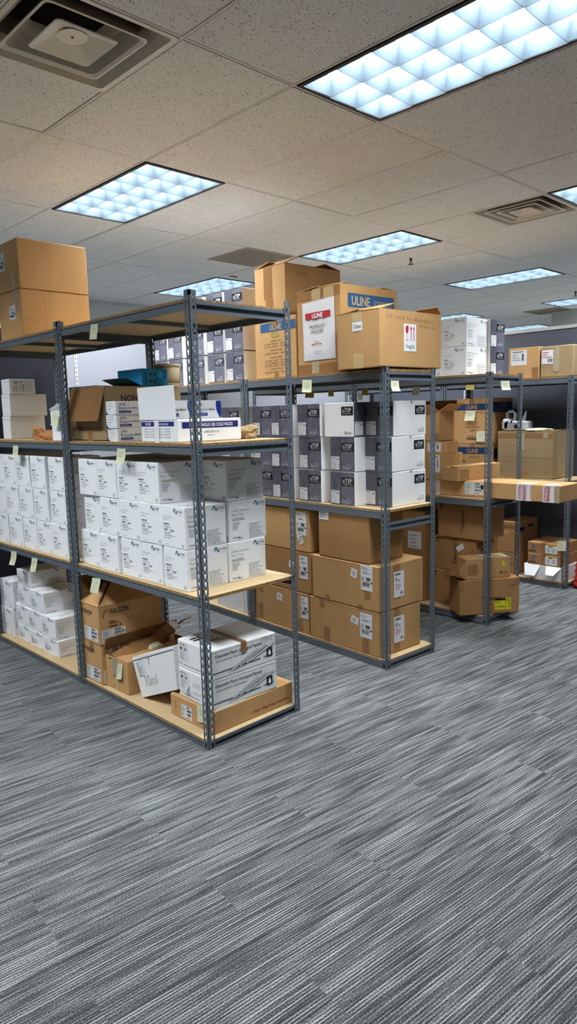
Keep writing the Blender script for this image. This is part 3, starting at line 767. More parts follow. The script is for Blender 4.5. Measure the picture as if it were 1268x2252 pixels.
# --- slate "uTIP" rack boxes: printed film on the narrow face, white long side
def utip_box(dx, dy, dz, seed, wrap=True, dark=('L',), whitep=('F',)):
    k = Box(dx, dy, dz, 'white_d', .003); b = k.b; s = dz/.215
    for f in ('L', 'F'):
        fr = k.fr(f); w = dy if f == 'L' else dx
        if f in dark:
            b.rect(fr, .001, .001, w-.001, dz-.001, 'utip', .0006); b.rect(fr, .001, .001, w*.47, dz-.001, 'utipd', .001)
            x0 = w-.118; a_ = 1
            b.rect(fr, x0, .128*s, w-.002, .182*s, 'black', .0016); b.text(fr, x0+.016, .146*s, 'uTIP', .027*s, 'silver', .0022, w=.080, weight=.022); b.rect(fr, x0+.016, .1365*s, w-.018, .1388*s, 'silver', .0022)
            b.text(fr, w-.098, .016*s, 'Biotix', .020*s, 'silver', .0016, w=.062)
            b.line(fr, [(w-.072, .036*s), (w-.058, .043*s), (w-.044, .043*s), (w-.030, .034*s), (w-.026, .018*s)], .0028, 'silver', .0016)
            t = k.part('product_sticker'); t.rect(fr, .006, .010, .082, .094*s, 'paper', .0022)
            t.lines(fr, .010, .088*s, .05, 2, .006, .002, 'midink', seed, .003); t.rect(fr, .058, .074*s, .076, .079*s, 'ink', .003); t.lines(fr, .010, .066*s, .06, 5, .009, .0015, 'greyink', seed+1, .003); t.lines(fr, .02, .022*s, .035, 2, .005, .0015, 'midink', seed+2, .003)
        elif f in whitep:
            x0 = w-.122
            b.rect(fr, x0, .130*s, w-.014, .186*s, 'black', .0012); b.text(fr, x0+.016, .148*s, 'uTIP', .027*s, 'silver', .002, w=.078, weight=.022); b.rect(fr, x0+.016, .139*s, w-.03, .1412*s, 'silver', .002)
            b.text(fr, w-.088, .018*s, 'Biotix', .020*s, 'ink', .0012, w=.060, weight=-.01)
            b.line(fr, [(w-.064, .038*s), (w-.052, .045*s), (w-.038, .045*s), (w-.026, .036*s), (w-.022, .020*s)], .0022, 'ink', .0012)
            b.poly(fr, [(w*.54+.012*math.cos(a), dz-.001-.012*math.sin(a)) for a in [math.pi*q/8 for q in range(9)]], 'greyink', .0014)
    b.rect(k.fr('T'), 0, dy/2-.001, dx, dy/2+.001, 'greyink', .0006)
    if wrap:
        t = k.part('shrink_wrap'); r = random.Random(seed); N = 12      # crinkled film over the printed face
        vs = []; zs = [-.004, .02, .05, .10, .15, .19, dz-.012, dz+.003]
        for z in zs:
            for i in range(N+1):
                a = .012 if z < .03 or z > .17 else .005
                vs.append((-.004-abs(r.gauss(0, a*.45)), dy*i/N, z+(r.uniform(-.006, .006) if 0 < z < dz-.02 else 0)))
        for i in range(N+1): vs.append((.03+r.uniform(0, .05), dy*i/N, dz+.003+r.uniform(0, .006)))
        fs = [(i+1+j*(N+1), i+j*(N+1), i+(j+1)*(N+1), i+1+(j+1)*(N+1)) for j in range(len(zs)) for i in range(N)]
        t.add(vs, fs, 'wrap')
    return k
UB = {}
def put_utip(kind, label, loc, rz, group, wrap=True):
    spec = {'wrap': ((.345, .214, .2135), True, ('L',), ('F',)), 'bare': ((.345, .214, .2135), False, ('L',), ('F',)), 'turn': ((.215, .260, .2135), False, ('F',), ('L',)),
            'far': ((.205, .20, .205), False, ('F',), ())}
    if kind not in UB:
        d, w, dk, wh = spec[kind]
        if kind == 'turn':
            k = utip_box(*d, 5, False, ('F',), ()); fr = k.fr('L'); b = k.b; w_ = d[1]
            b.rect(fr, w_-.106, .135, w_-.004, .188, 'black', .0012); b.text(fr, w_-.094, .152, 'uTIP', .027, 'silver', .002, w=.074, weight=.012); b.rect(fr, w_-.094, .143, w_-.02, .1452, 'silver', .002)
            b.text(fr, w_-.078, .018, 'Biotix', .020, 'ink', .0012, w=.058, weight=-.01)
        else: k = utip_box(*d, len(UB), w, dk, wh)
        UB[kind] = k.done('slate_tip_box', label, 'box', loc, rz, group); return UB[kind]
    o = copy_tree(UB[kind]); tag(o, label, 'box', group); return place(o, loc, rz)
gU = 'slate tip boxes on the middle shelf of the second rack'
zB = .9905
for c, (x, y) in enumerate(((1.414, .281), (1.430, .576), (1.450, .866), (1.462, 1.074))):
    for r in range(3):
        if c == 0 and r == 2: continue
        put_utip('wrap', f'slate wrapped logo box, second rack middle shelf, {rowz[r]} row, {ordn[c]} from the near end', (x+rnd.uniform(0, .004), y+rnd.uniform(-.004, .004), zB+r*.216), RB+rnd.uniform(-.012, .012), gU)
put_utip('turn', 'white-sided logo box turned sideways on top of the first stack, second rack', (1.414, .279, zB+.432), RB, gU)
for r in range(3):
    put_utip('bare', f'white long-sided logo box facing the aisle end, {rowz[r]} of its stack of three', ((1.515, 1.513, 1.528)[r], .064, zB+r*.216), -.012+.012*r, gU)
gT = 'slate tip boxes on the top shelf of the second rack far bay'
for c, y in enumerate((1.380, 1.622, 1.880, 2.19, 2.42)):
    x = 1.383+.0577*(y-.014)+.030
    for r in range(3):
        if c > 2 and r == 2: continue
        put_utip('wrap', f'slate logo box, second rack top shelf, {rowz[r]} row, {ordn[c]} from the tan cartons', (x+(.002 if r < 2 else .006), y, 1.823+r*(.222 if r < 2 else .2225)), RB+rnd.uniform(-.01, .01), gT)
for c, y in enumerate((1.50, 1.74)):
    for r in range(3):
        put_utip('bare', f'slate logo box, far bay middle shelf, {rowz[r]} row, {ordn[c]} behind the paired posts', (1.383+.0577*y+.06, y, zB+r*.216), RB, 'slate tip boxes on the far bay middle shelf')
for r in range(2):
    put_utip('far', ('lower', 'upper')[r]+' slate logo box on top of the third rack at its end post', (2.895, .205, 1.819+r*.206), 0, 'slate tip boxes on top of the third rack')
# ------------------------------------------------------------------ single cartons
import bmesh
def crumple(name, label, cat, loc, sc, mat, seed, sub=3, amp=.35, rz=0):
    bm = bmesh.new(); bmesh.ops.create_icosphere(bm, subdivisions=sub, radius=1); r = random.Random(seed)
    dirs = [(Vector((r.gauss(0, 1), r.gauss(0, 1), r.gauss(0, 1))).normalized(), r.uniform(.55, .93), r.uniform(-.8, 1)) for _ in range(60)]
    for v in bm.verts:
        d = sum(a*max(0, (v.co.normalized().dot(n)-w)/(1-w)) for n, w, a in dirs)
        v.co *= max(.35, 1+amp*.55*d+r.uniform(-.12, .12))
        v.co = Vector((v.co.x*sc[0], v.co.y*sc[1], max(v.co.z, -.8)*sc[2]))
    z0 = min(v.co.z for v in bm.verts)
    for v in bm.verts: v.co.z -= z0
    me = bpy.data.meshes.new(name); bm.to_mesh(me); bm.free(); me.materials.append(M[mat])
    o = bpy.data.objects.new(name, me); C.objects.link(o); tag(o, label, cat); return place(o, loc, rz)

# --- top of the tall front rack
k = Box(.457, .335, .288, 'kraft3'); fr = k.fr('F'); k.b.line(fr, [(.155, .0), (.155, .235), (.13, .235)], .0025, 'kraft4', .0008); k.b.line(fr, [(.004, .12), (.11, .095)], .0025, 'kraft4', .0008)
ship_label(k, 'L', .155, .115, .095, .085, 3); t = k.part('tape'); t.rect(k.fr('L'), .245, .16, .285, .288, 'tape_c', .001)
k.done('cardboard_carton', 'lower of two big plain cartons on top of the front rack, at the left edge', 'carton', (.03, 1.742, 2.088))
k = Box(.457, .335, .295, 'kraft3'); ship_label(k, 'L', .05, .13, .09, .11, 4); t = k.part('tape'); t.rect(k.fr('L'), .225, .0, .265, .095, 'tape_c', .001)
k.done('cardboard_carton', 'upper of two big plain cartons on top of the front rack, at the left edge', 'carton', (.03, 1.740, 2.379))

# --- second shelf of the near bay
k = Box(.50, .37, .292, 'kraft5', open_top=True); L = k.fr('L'); F = k.fr('F')
k.b.text(L, .055, .055, 'MEAS: 52 x 31 x 30 CM', .026, 'ink', w=.27); k.b.text(F, .10, .215, 'NON-WOVEN', .034, 'ink', w=.30, weight=.012); k.b.text(F, .14, .12, 'FACE MASK', .03, 'ink', w=.22)
t = k.part('tape'); t.rect(L, .16, 0, .215, .125, 'tape', .001)
k.flap('L', .19, 253, 'kraft5'); k.flap('F', .18, 1, 'kraft5'); k.flap('K', .18, 1, 'kraft5'); k.flap('R', .12, -2, 'kraft5')
k.done('cardboard_carton', 'open carton with its front flap hanging down, lettered with its size in centimetres', 'carton', (.08, .905, 1.4545))
def jfk(dx, dy, dz, seed, long=True):
    k = Box(dx, dy, dz, 'white_d', .002); L, F = k.fr('L'), k.fr('F'); b = k.b
    b.text(F, .018, dz*.66, 'JFK', dz*.2, 'midink', w=.042, shear=.2); b.text(F, .018, dz*.44, 'Earloop Face Masks', dz*.13, 'midink', w=.12, weight=.01); b.rect(F, .018, dz*.36, .075, dz*.375, 'midink')
    b.rect(F, .018, dz*.12, .09, dz*.30, 'dkblue', .0012); b.text(F, .024, dz*.16, '50pcs/Blue', dz*.10, 'silver', .002, w=.058)
    n = 10; arc = [(dx-.004, .002)]+[(dx-.006-.032*math.cos(math.pi/2*q/n*1.0), .002+(dz-.004)*(1-q/n)) for q in range(n+1)][::-1]
    b.poly(F, [(dx-.002, .002), (dx-.002, dz-.002)]+[(dx-.034-.006*math.sin(math.pi*q/n)+.022*(q/n)**2, dz-.002-(dz-.004)*q/n) for q in range(n+1)], 'dkblue', .0012)
    for q, w in enumerate((.75, .8, .6, .4)): b.rect(L, .012, dz*(.84-.2*q), .012+w*dy*.8, dz*(.84-.2*q)+.002, 'greyink')
    b.poly(L, [(.001, .001), (.001, dz*.35), (.008, dz*.18), (.03, .001)], 'dkblue', .0012)
    return k
JB = None
for q in range(3):
    lab = ('lowest', 'middle', 'topmost')[q]+' of three stacked white face mask boxes beside the open carton'
    if JB is None: JB = o = jfk(.185, .102, .0695, 1).done('face_mask_box', lab, 'box', (0, 0, 0), 0, 'white face mask boxes')
    else: o = copy_tree(JB); tag(o, lab, 'box', 'white face mask boxes')
    place(o, (.032-.004*q, .712-.004*q, 1.4545+q*.070), (-.02, .015, -.03)[q])
for q, x in enumerate((.045, .222)):
    o = copy_tree(JB); tag(o, ('left', 'right')[q]+' of two white face mask boxes lying on the long cold pack box', 'box', 'white face mask boxes')
    place(o, (x, .30, 1.5655), .0); o.scale = (.94, 1, 1.28)
k = Box(.388, .312, .1095, 'white', .006); L, F = k.fr('L'), k.fr('F'); b = k.b
b.rect(F, .03, .066, .365, .096, 'indigo'); b.text(F, .07, .0735, 'ULINE', .016, 'white', .002, w=.05, weight=.02); b.text(F, .135, .0735, 'SINGLE USE COLD PACKS', .0155, 'white', .002, w=.195, weight=.02)
b.text(F, .155, .042, '1-800-295-5510', .011, 'midink', w=.09); b.text(F, .175, .028, 'uline.com', .008, 'midink', w=.04)
b.rect(L, .008, .078, .292, .100, 'indigo'); b.text(L, .045, .0835, 'ULINE', .012, 'white', .002, w=.05, weight=.02); b.text(L, .125, .0835, 'SINGLE USE COLD PACKS', .0095, 'white', .002, w=.12, weight=.01)
for q in range(4):
    for u in (.03, .155): b.text(L, u, .062-.013*q, ('S-16888  12 OZ.  36/CARTON', 'S-18256  6 OZ.  96/CARTON', 'S-7890  8 OZ.  60/CARTON', 'S-7889  3 OZ.  96/CARTON')[q], .0065, 'midink', w=.105)
t = k.part('tape'); t.rect(L, .125, 0, .165, .1095, 'white_d', .0024)
k.flap('L', .157, 92, 'white', inner='white_d')
k.done('cold_pack_box', 'long white box with indigo bands and a raised end flap behind the nearest post', 'box', (.02, .166, 1.4545), -.02)
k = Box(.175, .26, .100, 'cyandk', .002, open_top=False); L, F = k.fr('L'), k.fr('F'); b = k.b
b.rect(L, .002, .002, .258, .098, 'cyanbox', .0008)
for q, (u, v) in enumerate(((.055, .068), (.085, .068), (.058, .028), (.085, .028))):
    b.poly(F, [(u+.009*math.cos(a), v+.009*math.sin(a)) for a in [2*math.pi*z/12 for z in range(12)]], 'tealdk', .0012); b.lines(F, u-.008, v-.012, .016, 2, .004, .0014, 'silver', q)
b.poly(F, [(.125+.018*math.cos(a), .066+.02*math.sin(a)) for a in [2*math.pi*z/16 for z in range(16)]], 'cyanbox', .0012); b.line(F, [(.11, .03), (.118, .018), (.13, .02), (.135, .04), (.15, .035)], .003, 'cyanbox', .0012)
b.rect(F, .022, .015, .028, .08, 'tealdk', .0012)
w = k.part('flap'); vs = [(0, .26, 0), (0, 0, 0), (-.105, .0, .044), (-.105, .26, .044)]
w.add(vs+[(x, y, z+.003) for x, y, z in vs], [(3, 2, 1, 0), (4, 5, 6, 7), (0, 1, 5, 4), (1, 2, 6, 5), (2, 3, 7, 6), (3, 0, 4, 7)], 'tealdk')
k.done('glove_box', 'bright blue box with a dark drop flap lying on the open carton', 'box', (.335, .925, 1.7525), 0)
b = B(); n = 28
for z0, r0, z1, r1 in ((0, .060, .012, .070), (.012, .070, .020, .074), (.020, .074, .118, .076), (.118, .080, .134, .080)):
    b.tube([(0, 0, z0), (0, 0, z1)], [r0, r1], 'cream', n)
tag(b.obj('plastic_tub', loc=(.572, 1.02, 1.7525)), 'round cream plastic tub on the open carton behind the blue box', 'tub')
for q, (y, h) in enumerate(((.955, .010), (1.16, .010))):
    pass
crumple('cloth_bundle', 'tan cloth bundle at the end of the second shelf beside the cold pack box', 'cloth', (.49, .235, 1.4545), (.055, .045, .034), 'bandage', 5, 3, .9)

# --- second shelf of the left-hand bay
for nm, x, y, z, d, lab in (('a', .1, 2.215, 1.4545, (.25, .125, .154), 'lowest of three plain white boxes stacked on the left-hand bay second shelf'),
                            ('b', .1, 2.195, 1.609, (.262, .132, .148), 'middle of three plain white boxes stacked on the left-hand bay second shelf'),
                            ('c', .1, 2.180, 1.7575, (.180, .130, .100), 'smallest white box with printed labels, topmost of the left-hand stack')):
    k = Box(*d, 'white_d', .003)
    k.b.rect(k.fr('L'), 0, d[2]-.02, d[1], d[2]-.0185, 'greyink', .0008)
    if nm == 'c':
        F = k.fr('F'); t = k.part('printed_label'); t.rect(F, .02, .008, .165, .092, 'paper', .001); t.bars(F, .035, .07, .025, .012, 'ink', 1, .002); t.bars(F, .07, .073, .02, .009, 'ink', 2, .002)
        for u in (.028, .045, .095): t.lines((F[0], (0, 0, 1), (-1, 0, 0), F[3]), .015, -u, .06, 1, .01, .004, 'ink', int(u*1000), .002)
        t.lines(F, .06, .06, .035, 4, .012, .002, 'midink', 9, .002); t.lines(F, .11, .08, .05, 5, .012, .002, 'greyink', 10, .002)
    k.done('white_box', lab, 'box', (x, y, z), 0, 'plain white boxes on the second shelf')
k = Box(.13, .125, .085, 'white', .003); k.done('white_box', 'lower small white box beside the paired posts, under a sticky note', 'box', (.02, 1.305, 1.4545), .0, 'plain white boxes on the second shelf')
k = Box(.128, .128, .088, 'white', .003); k.b.rect(k.fr('L'), .03, .0, .031, .03, 'ink'); k.done('white_box', 'upper small white box beside the paired posts, topped with bubble wrap', 'box', (.022, 1.31, 1.540), .02, 'plain white boxes on the second shelf')
crumple('bubble_wrap', 'wad of clear bubble wrap on the small white boxes beside the paired posts', 'bubble wrap', (.085, 1.375, 1.628), (.05, .055, .036), 'foam', 8, 4, .5)
crumple('crumpled_paper', 'crumpled brown packing paper on the second shelf before the white boxes', 'paper', (.085, 1.66, 1.4545), (.045, .10, .036), 'crumple', 11, 3, 1.1)
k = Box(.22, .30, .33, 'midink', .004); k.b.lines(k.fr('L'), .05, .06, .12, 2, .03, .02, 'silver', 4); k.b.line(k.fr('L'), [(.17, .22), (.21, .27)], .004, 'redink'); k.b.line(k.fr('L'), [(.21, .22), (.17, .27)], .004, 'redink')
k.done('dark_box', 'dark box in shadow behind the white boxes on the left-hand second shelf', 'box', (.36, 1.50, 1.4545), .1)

# --- bottom shelf of the near bay
def falcon(dz, label, flaps, loc, rz):
    k = Box(.425, .218, dz, 'kraft3', .003, open_top=flaps); L, F = k.fr('L'), k.fr('F'); b = k.b
    def logo(fr, u, v, s, full):
        b.text(fr, u+.045*s, v, 'FALCON', .026*s, 'ink', w=.105*s, weight=.025); b.text(fr, u+.05*s, v-.014*s, 'A Corning Brand', .008*s, 'brownink', w=.075*s)
        b.line(fr, [(u, v-.012*s), (u, v+.022*s), (u+.035*s, v+.028*s), (u+.035*s, v-.004*s)], .002, 'brownink'); b.line(fr, [(u+.006*s, v-.014*s), (u+.006*s, v+.006*s), (u+.016*s, v+.018*s), (u+.028*s, v+.02*s)], .0035*s, 'brownink'); b.line(fr, [(u+.01*s, v-.002*s), (u+.02*s, v+.012*s)], .002, 'brownink')
    logo(L, .012, dz-.055, .82, 1); logo(F, .02, dz-.052, 1.15, 1)
    b.lines(F, .062, dz-.094, .07, 2, .011, .006, 'brownink', 1, words=False); b.lines(F, .062, dz-.12, .055, 1, .01, .011, 'brownink', 2)
    b.poly(F, [(.134+.006*math.cos(a), dz-.125+.006*math.sin(a)) for a in [2*math.pi*z/12 for z in range(12)]], 'brownink')
    bar_label(k, 'L', .034, .014, .158, .078, 5); bar_label(k, 'F', .008, .010, .158, .078, 6)
    if flaps:
        k.flap('F', .155, 42, 'kraft3', 0, 1, taper=.36); k.flap('L', .155, 42, 'kraft3', 0, 1, taper=.62); k.flap('K', .15, 100, 'kraft3'); k.flap('R', .1, 60, 'kraft3')
    else: k.seam('x')
    return k.done('cardboard_carton', label, 'carton', loc, rz)
falcon(.238, 'lower brown carton with a black logo on the bottom shelf, against the paired posts', False, (.020, 1.016, .0405), .01)
falcon(.228, 'upper brown carton with a black logo and half-folded flaps, bottom shelf', True, (.018, 1.014, .2795), -.01)
k = Box(.50, .245, .186, 'kraft3', .003, open_top=True); L, F, T = k.fr('L'), k.fr('F'), k.fr('T')
k.flap('F', .11, 3, 'kraft3'); k.flap('K', .10, 74, 'kraft2'); k.flap('L', .07, -4, 'kraft3', .0, .52)
t = k.part('tape'); t.rect(L, .085, .0, .135, .186, 'tape_l', .0012); t.rect(L, .08, .085, .138, .186, 'tape_c', .002); t.text(L, .1, .008, 'F', .02, 'ink', .003, rot=.5); t.text(L, .092, .07, 'E  P', .018, 'ink', .003)
st = k.part('torn_tape_strip'); N = 9; vs = []
for i in range(N+1):
    q = i/N
    for s in (-.035, .035): vs.append((q*.46, .125+s+.03*q, .19+.085*q**1.3+.012*math.sin(9*q)+(s*.4)))
st.add(vs+[(x, y, z-.003) for x, y, z in vs], [(2*i, 2*i+2, 2*i+3, 2*i+1) for i in range(N)]+[(2*N+2+2*i+1, 2*N+2+2*i+3, 2*N+2+2*i+2, 2*N+2+2*i) for i in range(N)], 'tape')
st.tube([(.46, .16, .27), (.50, .13, .300), (.53, .10, .318)], [.006, .004, .0015], 'kraftin', 6)
k.b.lines(L, .05, .18, .05, 1, .01, .008, 'ink', 1)
k.done('cardboard_carton', 'torn open brown carton with a sticky note on its front, bottom shelf', 'carton', (.045, .778, .0405), .015)
crumple('paper_scrap', 'cream paper scrap poking out of the torn brown carton, nearer the front', 'paper', (.17, .905, .205), (.045, .03, .022), 'note', 21, 2, .3)
crumple('paper_scrap', 'cream paper scrap poking out of the torn brown carton, farther back', 'paper', (.30, .865, .215), (.05, .03, .028), 'note', 22, 2, .3)
# leaning white box (a slightly crushed prism)
b = B(); q = [(.785, .252), (.376, .405), (.360, .180), (.700, .0405)]   # y,z : top-left, top-right, bottom-right, bottom-left
vs = [(.08, y, z) for y, z in q]+[(.46, y, z) for y, z in q]
b.add(vs, [(0, 3, 2, 1), (4, 5, 6, 7), (0, 1, 5, 4), (1, 2, 6, 5), (2, 3, 7, 6), (3, 0, 4, 7)], 'white_d')
u = Vector((0, -.393, .150)).normalized(); v = Vector((0, .085, .2115)).normalized(); fr = ((.08, .700, .0405), tuple(u), tuple(v), (-1, 0, 0))
b.text(fr, .085, .055, '10ml', .062, 'pencil', .0015, w=.115, weight=-.022); b.text(fr, .155, .165, '7', .040, 'pencil', .0015, weight=-.02)
b.line(fr, [(.002, .208), (.43, .214)], .004, 'midink', .0015)
t = B(); t.rect(fr, .028, .115, .105, .20, 'paper', .001); t.lines(fr, .034, .19, .03, 2, .012, .005, 'greyink', 1, .002); t.lines(fr, .034, .165, .06, 7, .008, .002, 'greyink', 2, .002); t.poly(fr, [(.075, .203), (.079, .208), (.083, .203), (.079, .198)], 'redink', .002)
o = b.obj('pipette_carton'); tag(o, 'white pipette box marked 10ml leaning over on the bottom shelf', 'box'); t.obj('printed_label', o)
k = Box(.535, .366, .114, 'kraft3', .004); F = k.fr('F'); k.b.text(F, .495, .040, 'Laminated Paper Bags, Heavy', .017, 'rustink', w=.25, rot=math.pi, weight=.005)
k.b.line(k.fr('L'), [(.045, .02), (.045, .085)], .002, 'brownink'); t = bar_label(k, 'L', .095, .012, .09, .07, 3)
t = k.part('label_sheet'); t.rect(k.fr('T'), .02, .006, .21, .05, 'paper', .001)
k.done('cardboard_carton', 'flat orange-brown carton under the white pipette boxes at the rack corner', 'carton', (.070, .044, .0405), .0)
def pip(dx, dy, dz, label, loc, rz, hand, extra, seed):
    k = Box(dx, dy, dz, 'white_d', .004); L, F, T = k.fr('L'), k.fr('F'), k.fr('T'); b = k.b
    b.text(F, .022, dz-.042, 'Disposable Plastic Serological Pipettes', .0165, 'ink', w=.295, weight=.006); b.text(F, .022, dz-.064, 'Gamma Sterilized / Non-Pyrogenic', .012, 'midink', w=.195)
    b.line(F, [(.002, .030), (.305, .034)], .0045, 'ink'); b.line(F, [(.325, .036), (dx-.02, .040)], .0035, 'ink'); b.rect(F, .345, .030, .384, .078, 'black', .0016)
    b.poly(F, [(.3645, .071), (.357, .055), (.3555, .046), (.359, .039), (.3645, .037), (.370, .039), (.3735, .046), (.372, .055)], 'white', .0024)
    for q in range(3):      # three graduated pipettes drawn corner to corner
        x0, y0, x1, y1 = .095+.043*q, .014+.006*q, .30+.052*q, dz-.040-.004*q+(.0 if q else -.012)
        dx_, dy_ = x1-x0, y1-y0; Ln = math.hypot(dx_, dy_); px, py = -dy_/Ln*.0062, dx_/Ln*.0062
        p0 = (x0+dx_*.14, y0+dy_*.14)
        b.poly(F, [(p0[0]-px, p0[1]-py), (x1-px, y1-py), (x1+px, y1+py), (p0[0]+px, p0[1]+py)], 'white', .0020)
        for s in (-1, 1): b.line(F, [(x0+s*px*.2, y0+s*py*.2), (p0[0]+s*px, p0[1]+s*py), (x1+s*px, y1+s*py)], .0016, 'midink', .0026)
        for m in range(22):
            f = .16+.8*m/22; a = (x0+dx_*f, y0+dy_*f); b.line(F, [(a[0]-px, a[1]-py), (a[0]+px*(.6 if m % 2 else -.1), a[1]+py*(.6 if m % 2 else -.1))], .0022, 'midink', .0026)
    t = k.part('printed_label'); t.rect(L, .014, .045, .09, dz-.012, 'paper', .001); t.lines(L, .018, dz-.018, .045, 1, .01, .005, 'greyink', seed, .002); t.bars(L, .022, dz-.05, .022, .016, 'midink', seed, .002); t.bars(L, .058, dz-.05, .022, .016, 'greyink', seed+1, .002); t.lines(L, .02, dz-.06, .055, 6, .007, .0018, 'greyink', seed+2, .002); t.poly(L, [(.058, dz-.022), (.062, dz-.016), (.066, dz-.022), (.062, dz-.028)], 'redink', .002)
    b.line(L, [(.002, .026), (.016, .024)], .003, 'ink'); b.poly(L, [(.03+.004*math.cos(a), .026+.004*math.sin(a)) for a in [2*math.pi*z/10 for z in range(10)]], 'ink'); b.lines(L, .045, .024, .2, 1, .01, .003, 'midink', seed+4, words=True)
    b.rect(F, .004, dz-.014, dx-.004, dz-.0125, 'greyink', .001)
    if hand: b.text(F, .315, dz-.035, '100mL', .034, 'pencil', .0022, w=.075, weight=-.02)
    else: b.text(L, .13, .075, '100', .03, 'greyink', .0014, w=.06, weight=-.025); b.text(L, .13, .042, 'pipet', .022, 'greyink', .0014, w=.07, weight=-.025)
    if extra:
        b.lines(T, .03, dy-.06, .18, 2, .03, .018, 'midink', 8); b.lines(T, .06, dy-.14, .12, 2, .02, .012, 'greyink', 9)
        t = k.part('tape'); t.rect(T, .18, .0, .215, dy, 'tape', .0015); t.rect(F, .18, dz-.052, .215, dz, 'tape', .0028)
        t.rect(T, .04, dy-.14, .14, dy-.02, 'white_d', .001)
    else:
        t = k.part('label_flap'); t.add([k.b.pt(L, .066, .075, .001), k.b.pt(L, .098, .078, .001), k.b.pt(L, .095, .048, .022), k.b.pt(L, .070, .042, .018)], [(0, 3, 2, 1), (0, 1, 2, 3)], 'paper')
    return k.done('pipette_carton', label, 'box', loc, rz)
pip(.415, .290, .152, 'lower white pipette box with printed pipettes, on the flat orange-brown carton', (.076, .058, .1553), -.035, False, False, 3)
pip(.410, .292, .148, 'upper white pipette box with tape across its stained lid', (.080, .056, .308), -.03, True, True, 6)

# --- second rack, top shelf
zT = 1.8235
k = Box(.41, .436, .398, 'kraft', .004); L = k.fr('L'); b = k.b
b.rect(L, .065, .312, .432, .370, 'blue', .001); b.text(L, .165, .322, 'ULINE', .036, 'tape_l', .002, w=.125, weight=.02)
hp = [(.19+.018*math.cos(a)*1, .287+.015*math.sin(a)) for a in [math.pi/2+math.pi*z/8 for z in range(9)]]+[(.245+.018*math.cos(a), .287+.015*math.sin(a)) for a in [-math.pi/2+math.pi*z/8 for z in range(9)]]
b.poly(L, hp, 'dark', .0012)
h = k.part('hand_hole'); h.poly(L, [(u, v-.002) for u, v in hp], 'noteb', .0016)
for q, (v, s) in enumerate(((.243, 'UNIVERSAL PADS'), (.181, 'EXTRA DUTY PADS'), (.132, 'OIL ONLY PADS'), (.055, 'HAZMAT PADS'))): b.text(L, .17, v, s, .011, 'brownink', w=.12)
for v, a, c in ((.224, 'S-17094  MEDIUM', '100/CARTON'), (.206, 'S-7267  HEAVY', '100/CARTON'), (.160, 'S-20727  MEDIUM', '100/CARTON'), (.112, 'S-13689  LIGHT', '100/CARTON'), (.095, 'S-7270  MEDIUM', '100/CARTON'), (.078, 'S-17096  HEAVY', '100/CARTON'), (.034, 'S-12760  MEDIUM', '100/CARTON')):
    b.rect(L, .105, v, .113, v+.008, 'brownink'); b.rect(L, .107, v+.002, .111, v+.006, 'kraft', .0015); b.text(L, .122, v, a, .0105, 'brownink', w=.13); b.text(L, .275, v, c, .0105, 'brownink', w=.095)
t = k.part('tape'); t.rect(L, .195, .345, .245, .398, 'tape', .0026); t.rect(L, .205, 0, .25, .03, 'tape', .001)
k.done('cardboard_carton', 'tan carton with a blue band and a product list, under the tall open carton', 'carton', (1.452, .797, zT), RB)
k = Box(.52, .318, .342, 'kraft', .004, open_top=True); L, F = k.fr('L'), k.fr('F')
k.b.text(F, .10, .275, 'PARAFILM', .024, 'brownink', w=.11, weight=-.02); t = k.part('tape'); t.rect(L, .095, .13, .185, .342, 'tape', .001); t.rect(L, .115, .0, .19, .13, 'tape', .001)
k.flap('K', .15, 12, 'kraft'); k.flap('L', .14, 22, 'kraft'); k.flap('F', .15, -2, 'kraft4'); k.flap('R', .15, 12, 'kraft4')
k.done('cardboard_carton', 'tall open carton with raised lid on the blue-banded carton, highest in the picture', 'carton', (1.462, .900, zT+.3985), RB)
k = Box(.53, .394, .527, 'kraft2', .004, open_top=True); L, F = k.fr('L'), k.fr('F'); b = k.b
b.rect(F, .066, .398, .50, .482, 'blue', .001); b.text(F, .10, .412, 'ULINE', .054, 'tape_l', .002, w=.165, weight=.02); b.text(F, .305, .414, 'SORBENTS', .036, 'tape_l', .002, w=.165, weight=-.005)
t = k.part('tape'); t.rect(L, .0, .467, .394, .527, 'tape', .001); t.rect(L, .14, .455, .22, .527, 'tape_l', .0016); t.rect(L, .25, .455, .34, .527, 'tape_l', .0016); t.rect(L, .0, .0, .394, .065, 'tape', .001); t.rect(L, .13, .005, .20, .08, 'tape_c', .0016)
p = k.part('packing_list_pouch'); r = random.Random(2); N = 10; vs = []
for j in range(N+1):
    for i in range(N+1):
        u = .052+.292*i/N+(.008*(1-j/N)); v_ = .088+.362*j/N+(.012*i/N if j == N else 0)
        dd = .003+(.004*abs(math.sin(i*1.9+j*.8)) if 0 < i < N and 0 < j < N else 0); vs.append(p.pt(L, u, v_, dd))
p.add(vs, [(j*(N+1)+i, j*(N+1)+i+1, (j+1)*(N+1)+i+1, (j+1)*(N+1)+i) for j in range(N) for i in range(N)], 'poly', True)
pb_ = k.sub(p, 'red_band'); pb_.rect(L, .085, .345, .315, .385, 'redink', .0085); pb_.text(L, .148, .350, 'ULINE', .028, 'white', .0095, w=.098, weight=.02); p.lines(L, .155, .338, .085, 1, .01, .004, 'midink', 1, .009)
p.text(L, .195, .287, 'PACKING LIST', .021, 'ink', .009, w=.142, align='c'); p.text(L, .195, .256, 'ENCLOSED', .021, 'ink', .009, w=.110, align='c')
p.lines(L, .165, .203, .07, 1, .01, .004, 'redink', 4, .009); p.lines(L, .14, .19, .11, 1, .01, .005, 'redink', 5, .009); p.text(L, .195, .138, '1-800-295-5510', .008, 'midink', .009, w=.062, align='c'); p.text(L, .195, .125, 'uline.com', .007, 'midink', .009, w=.034, align='c')
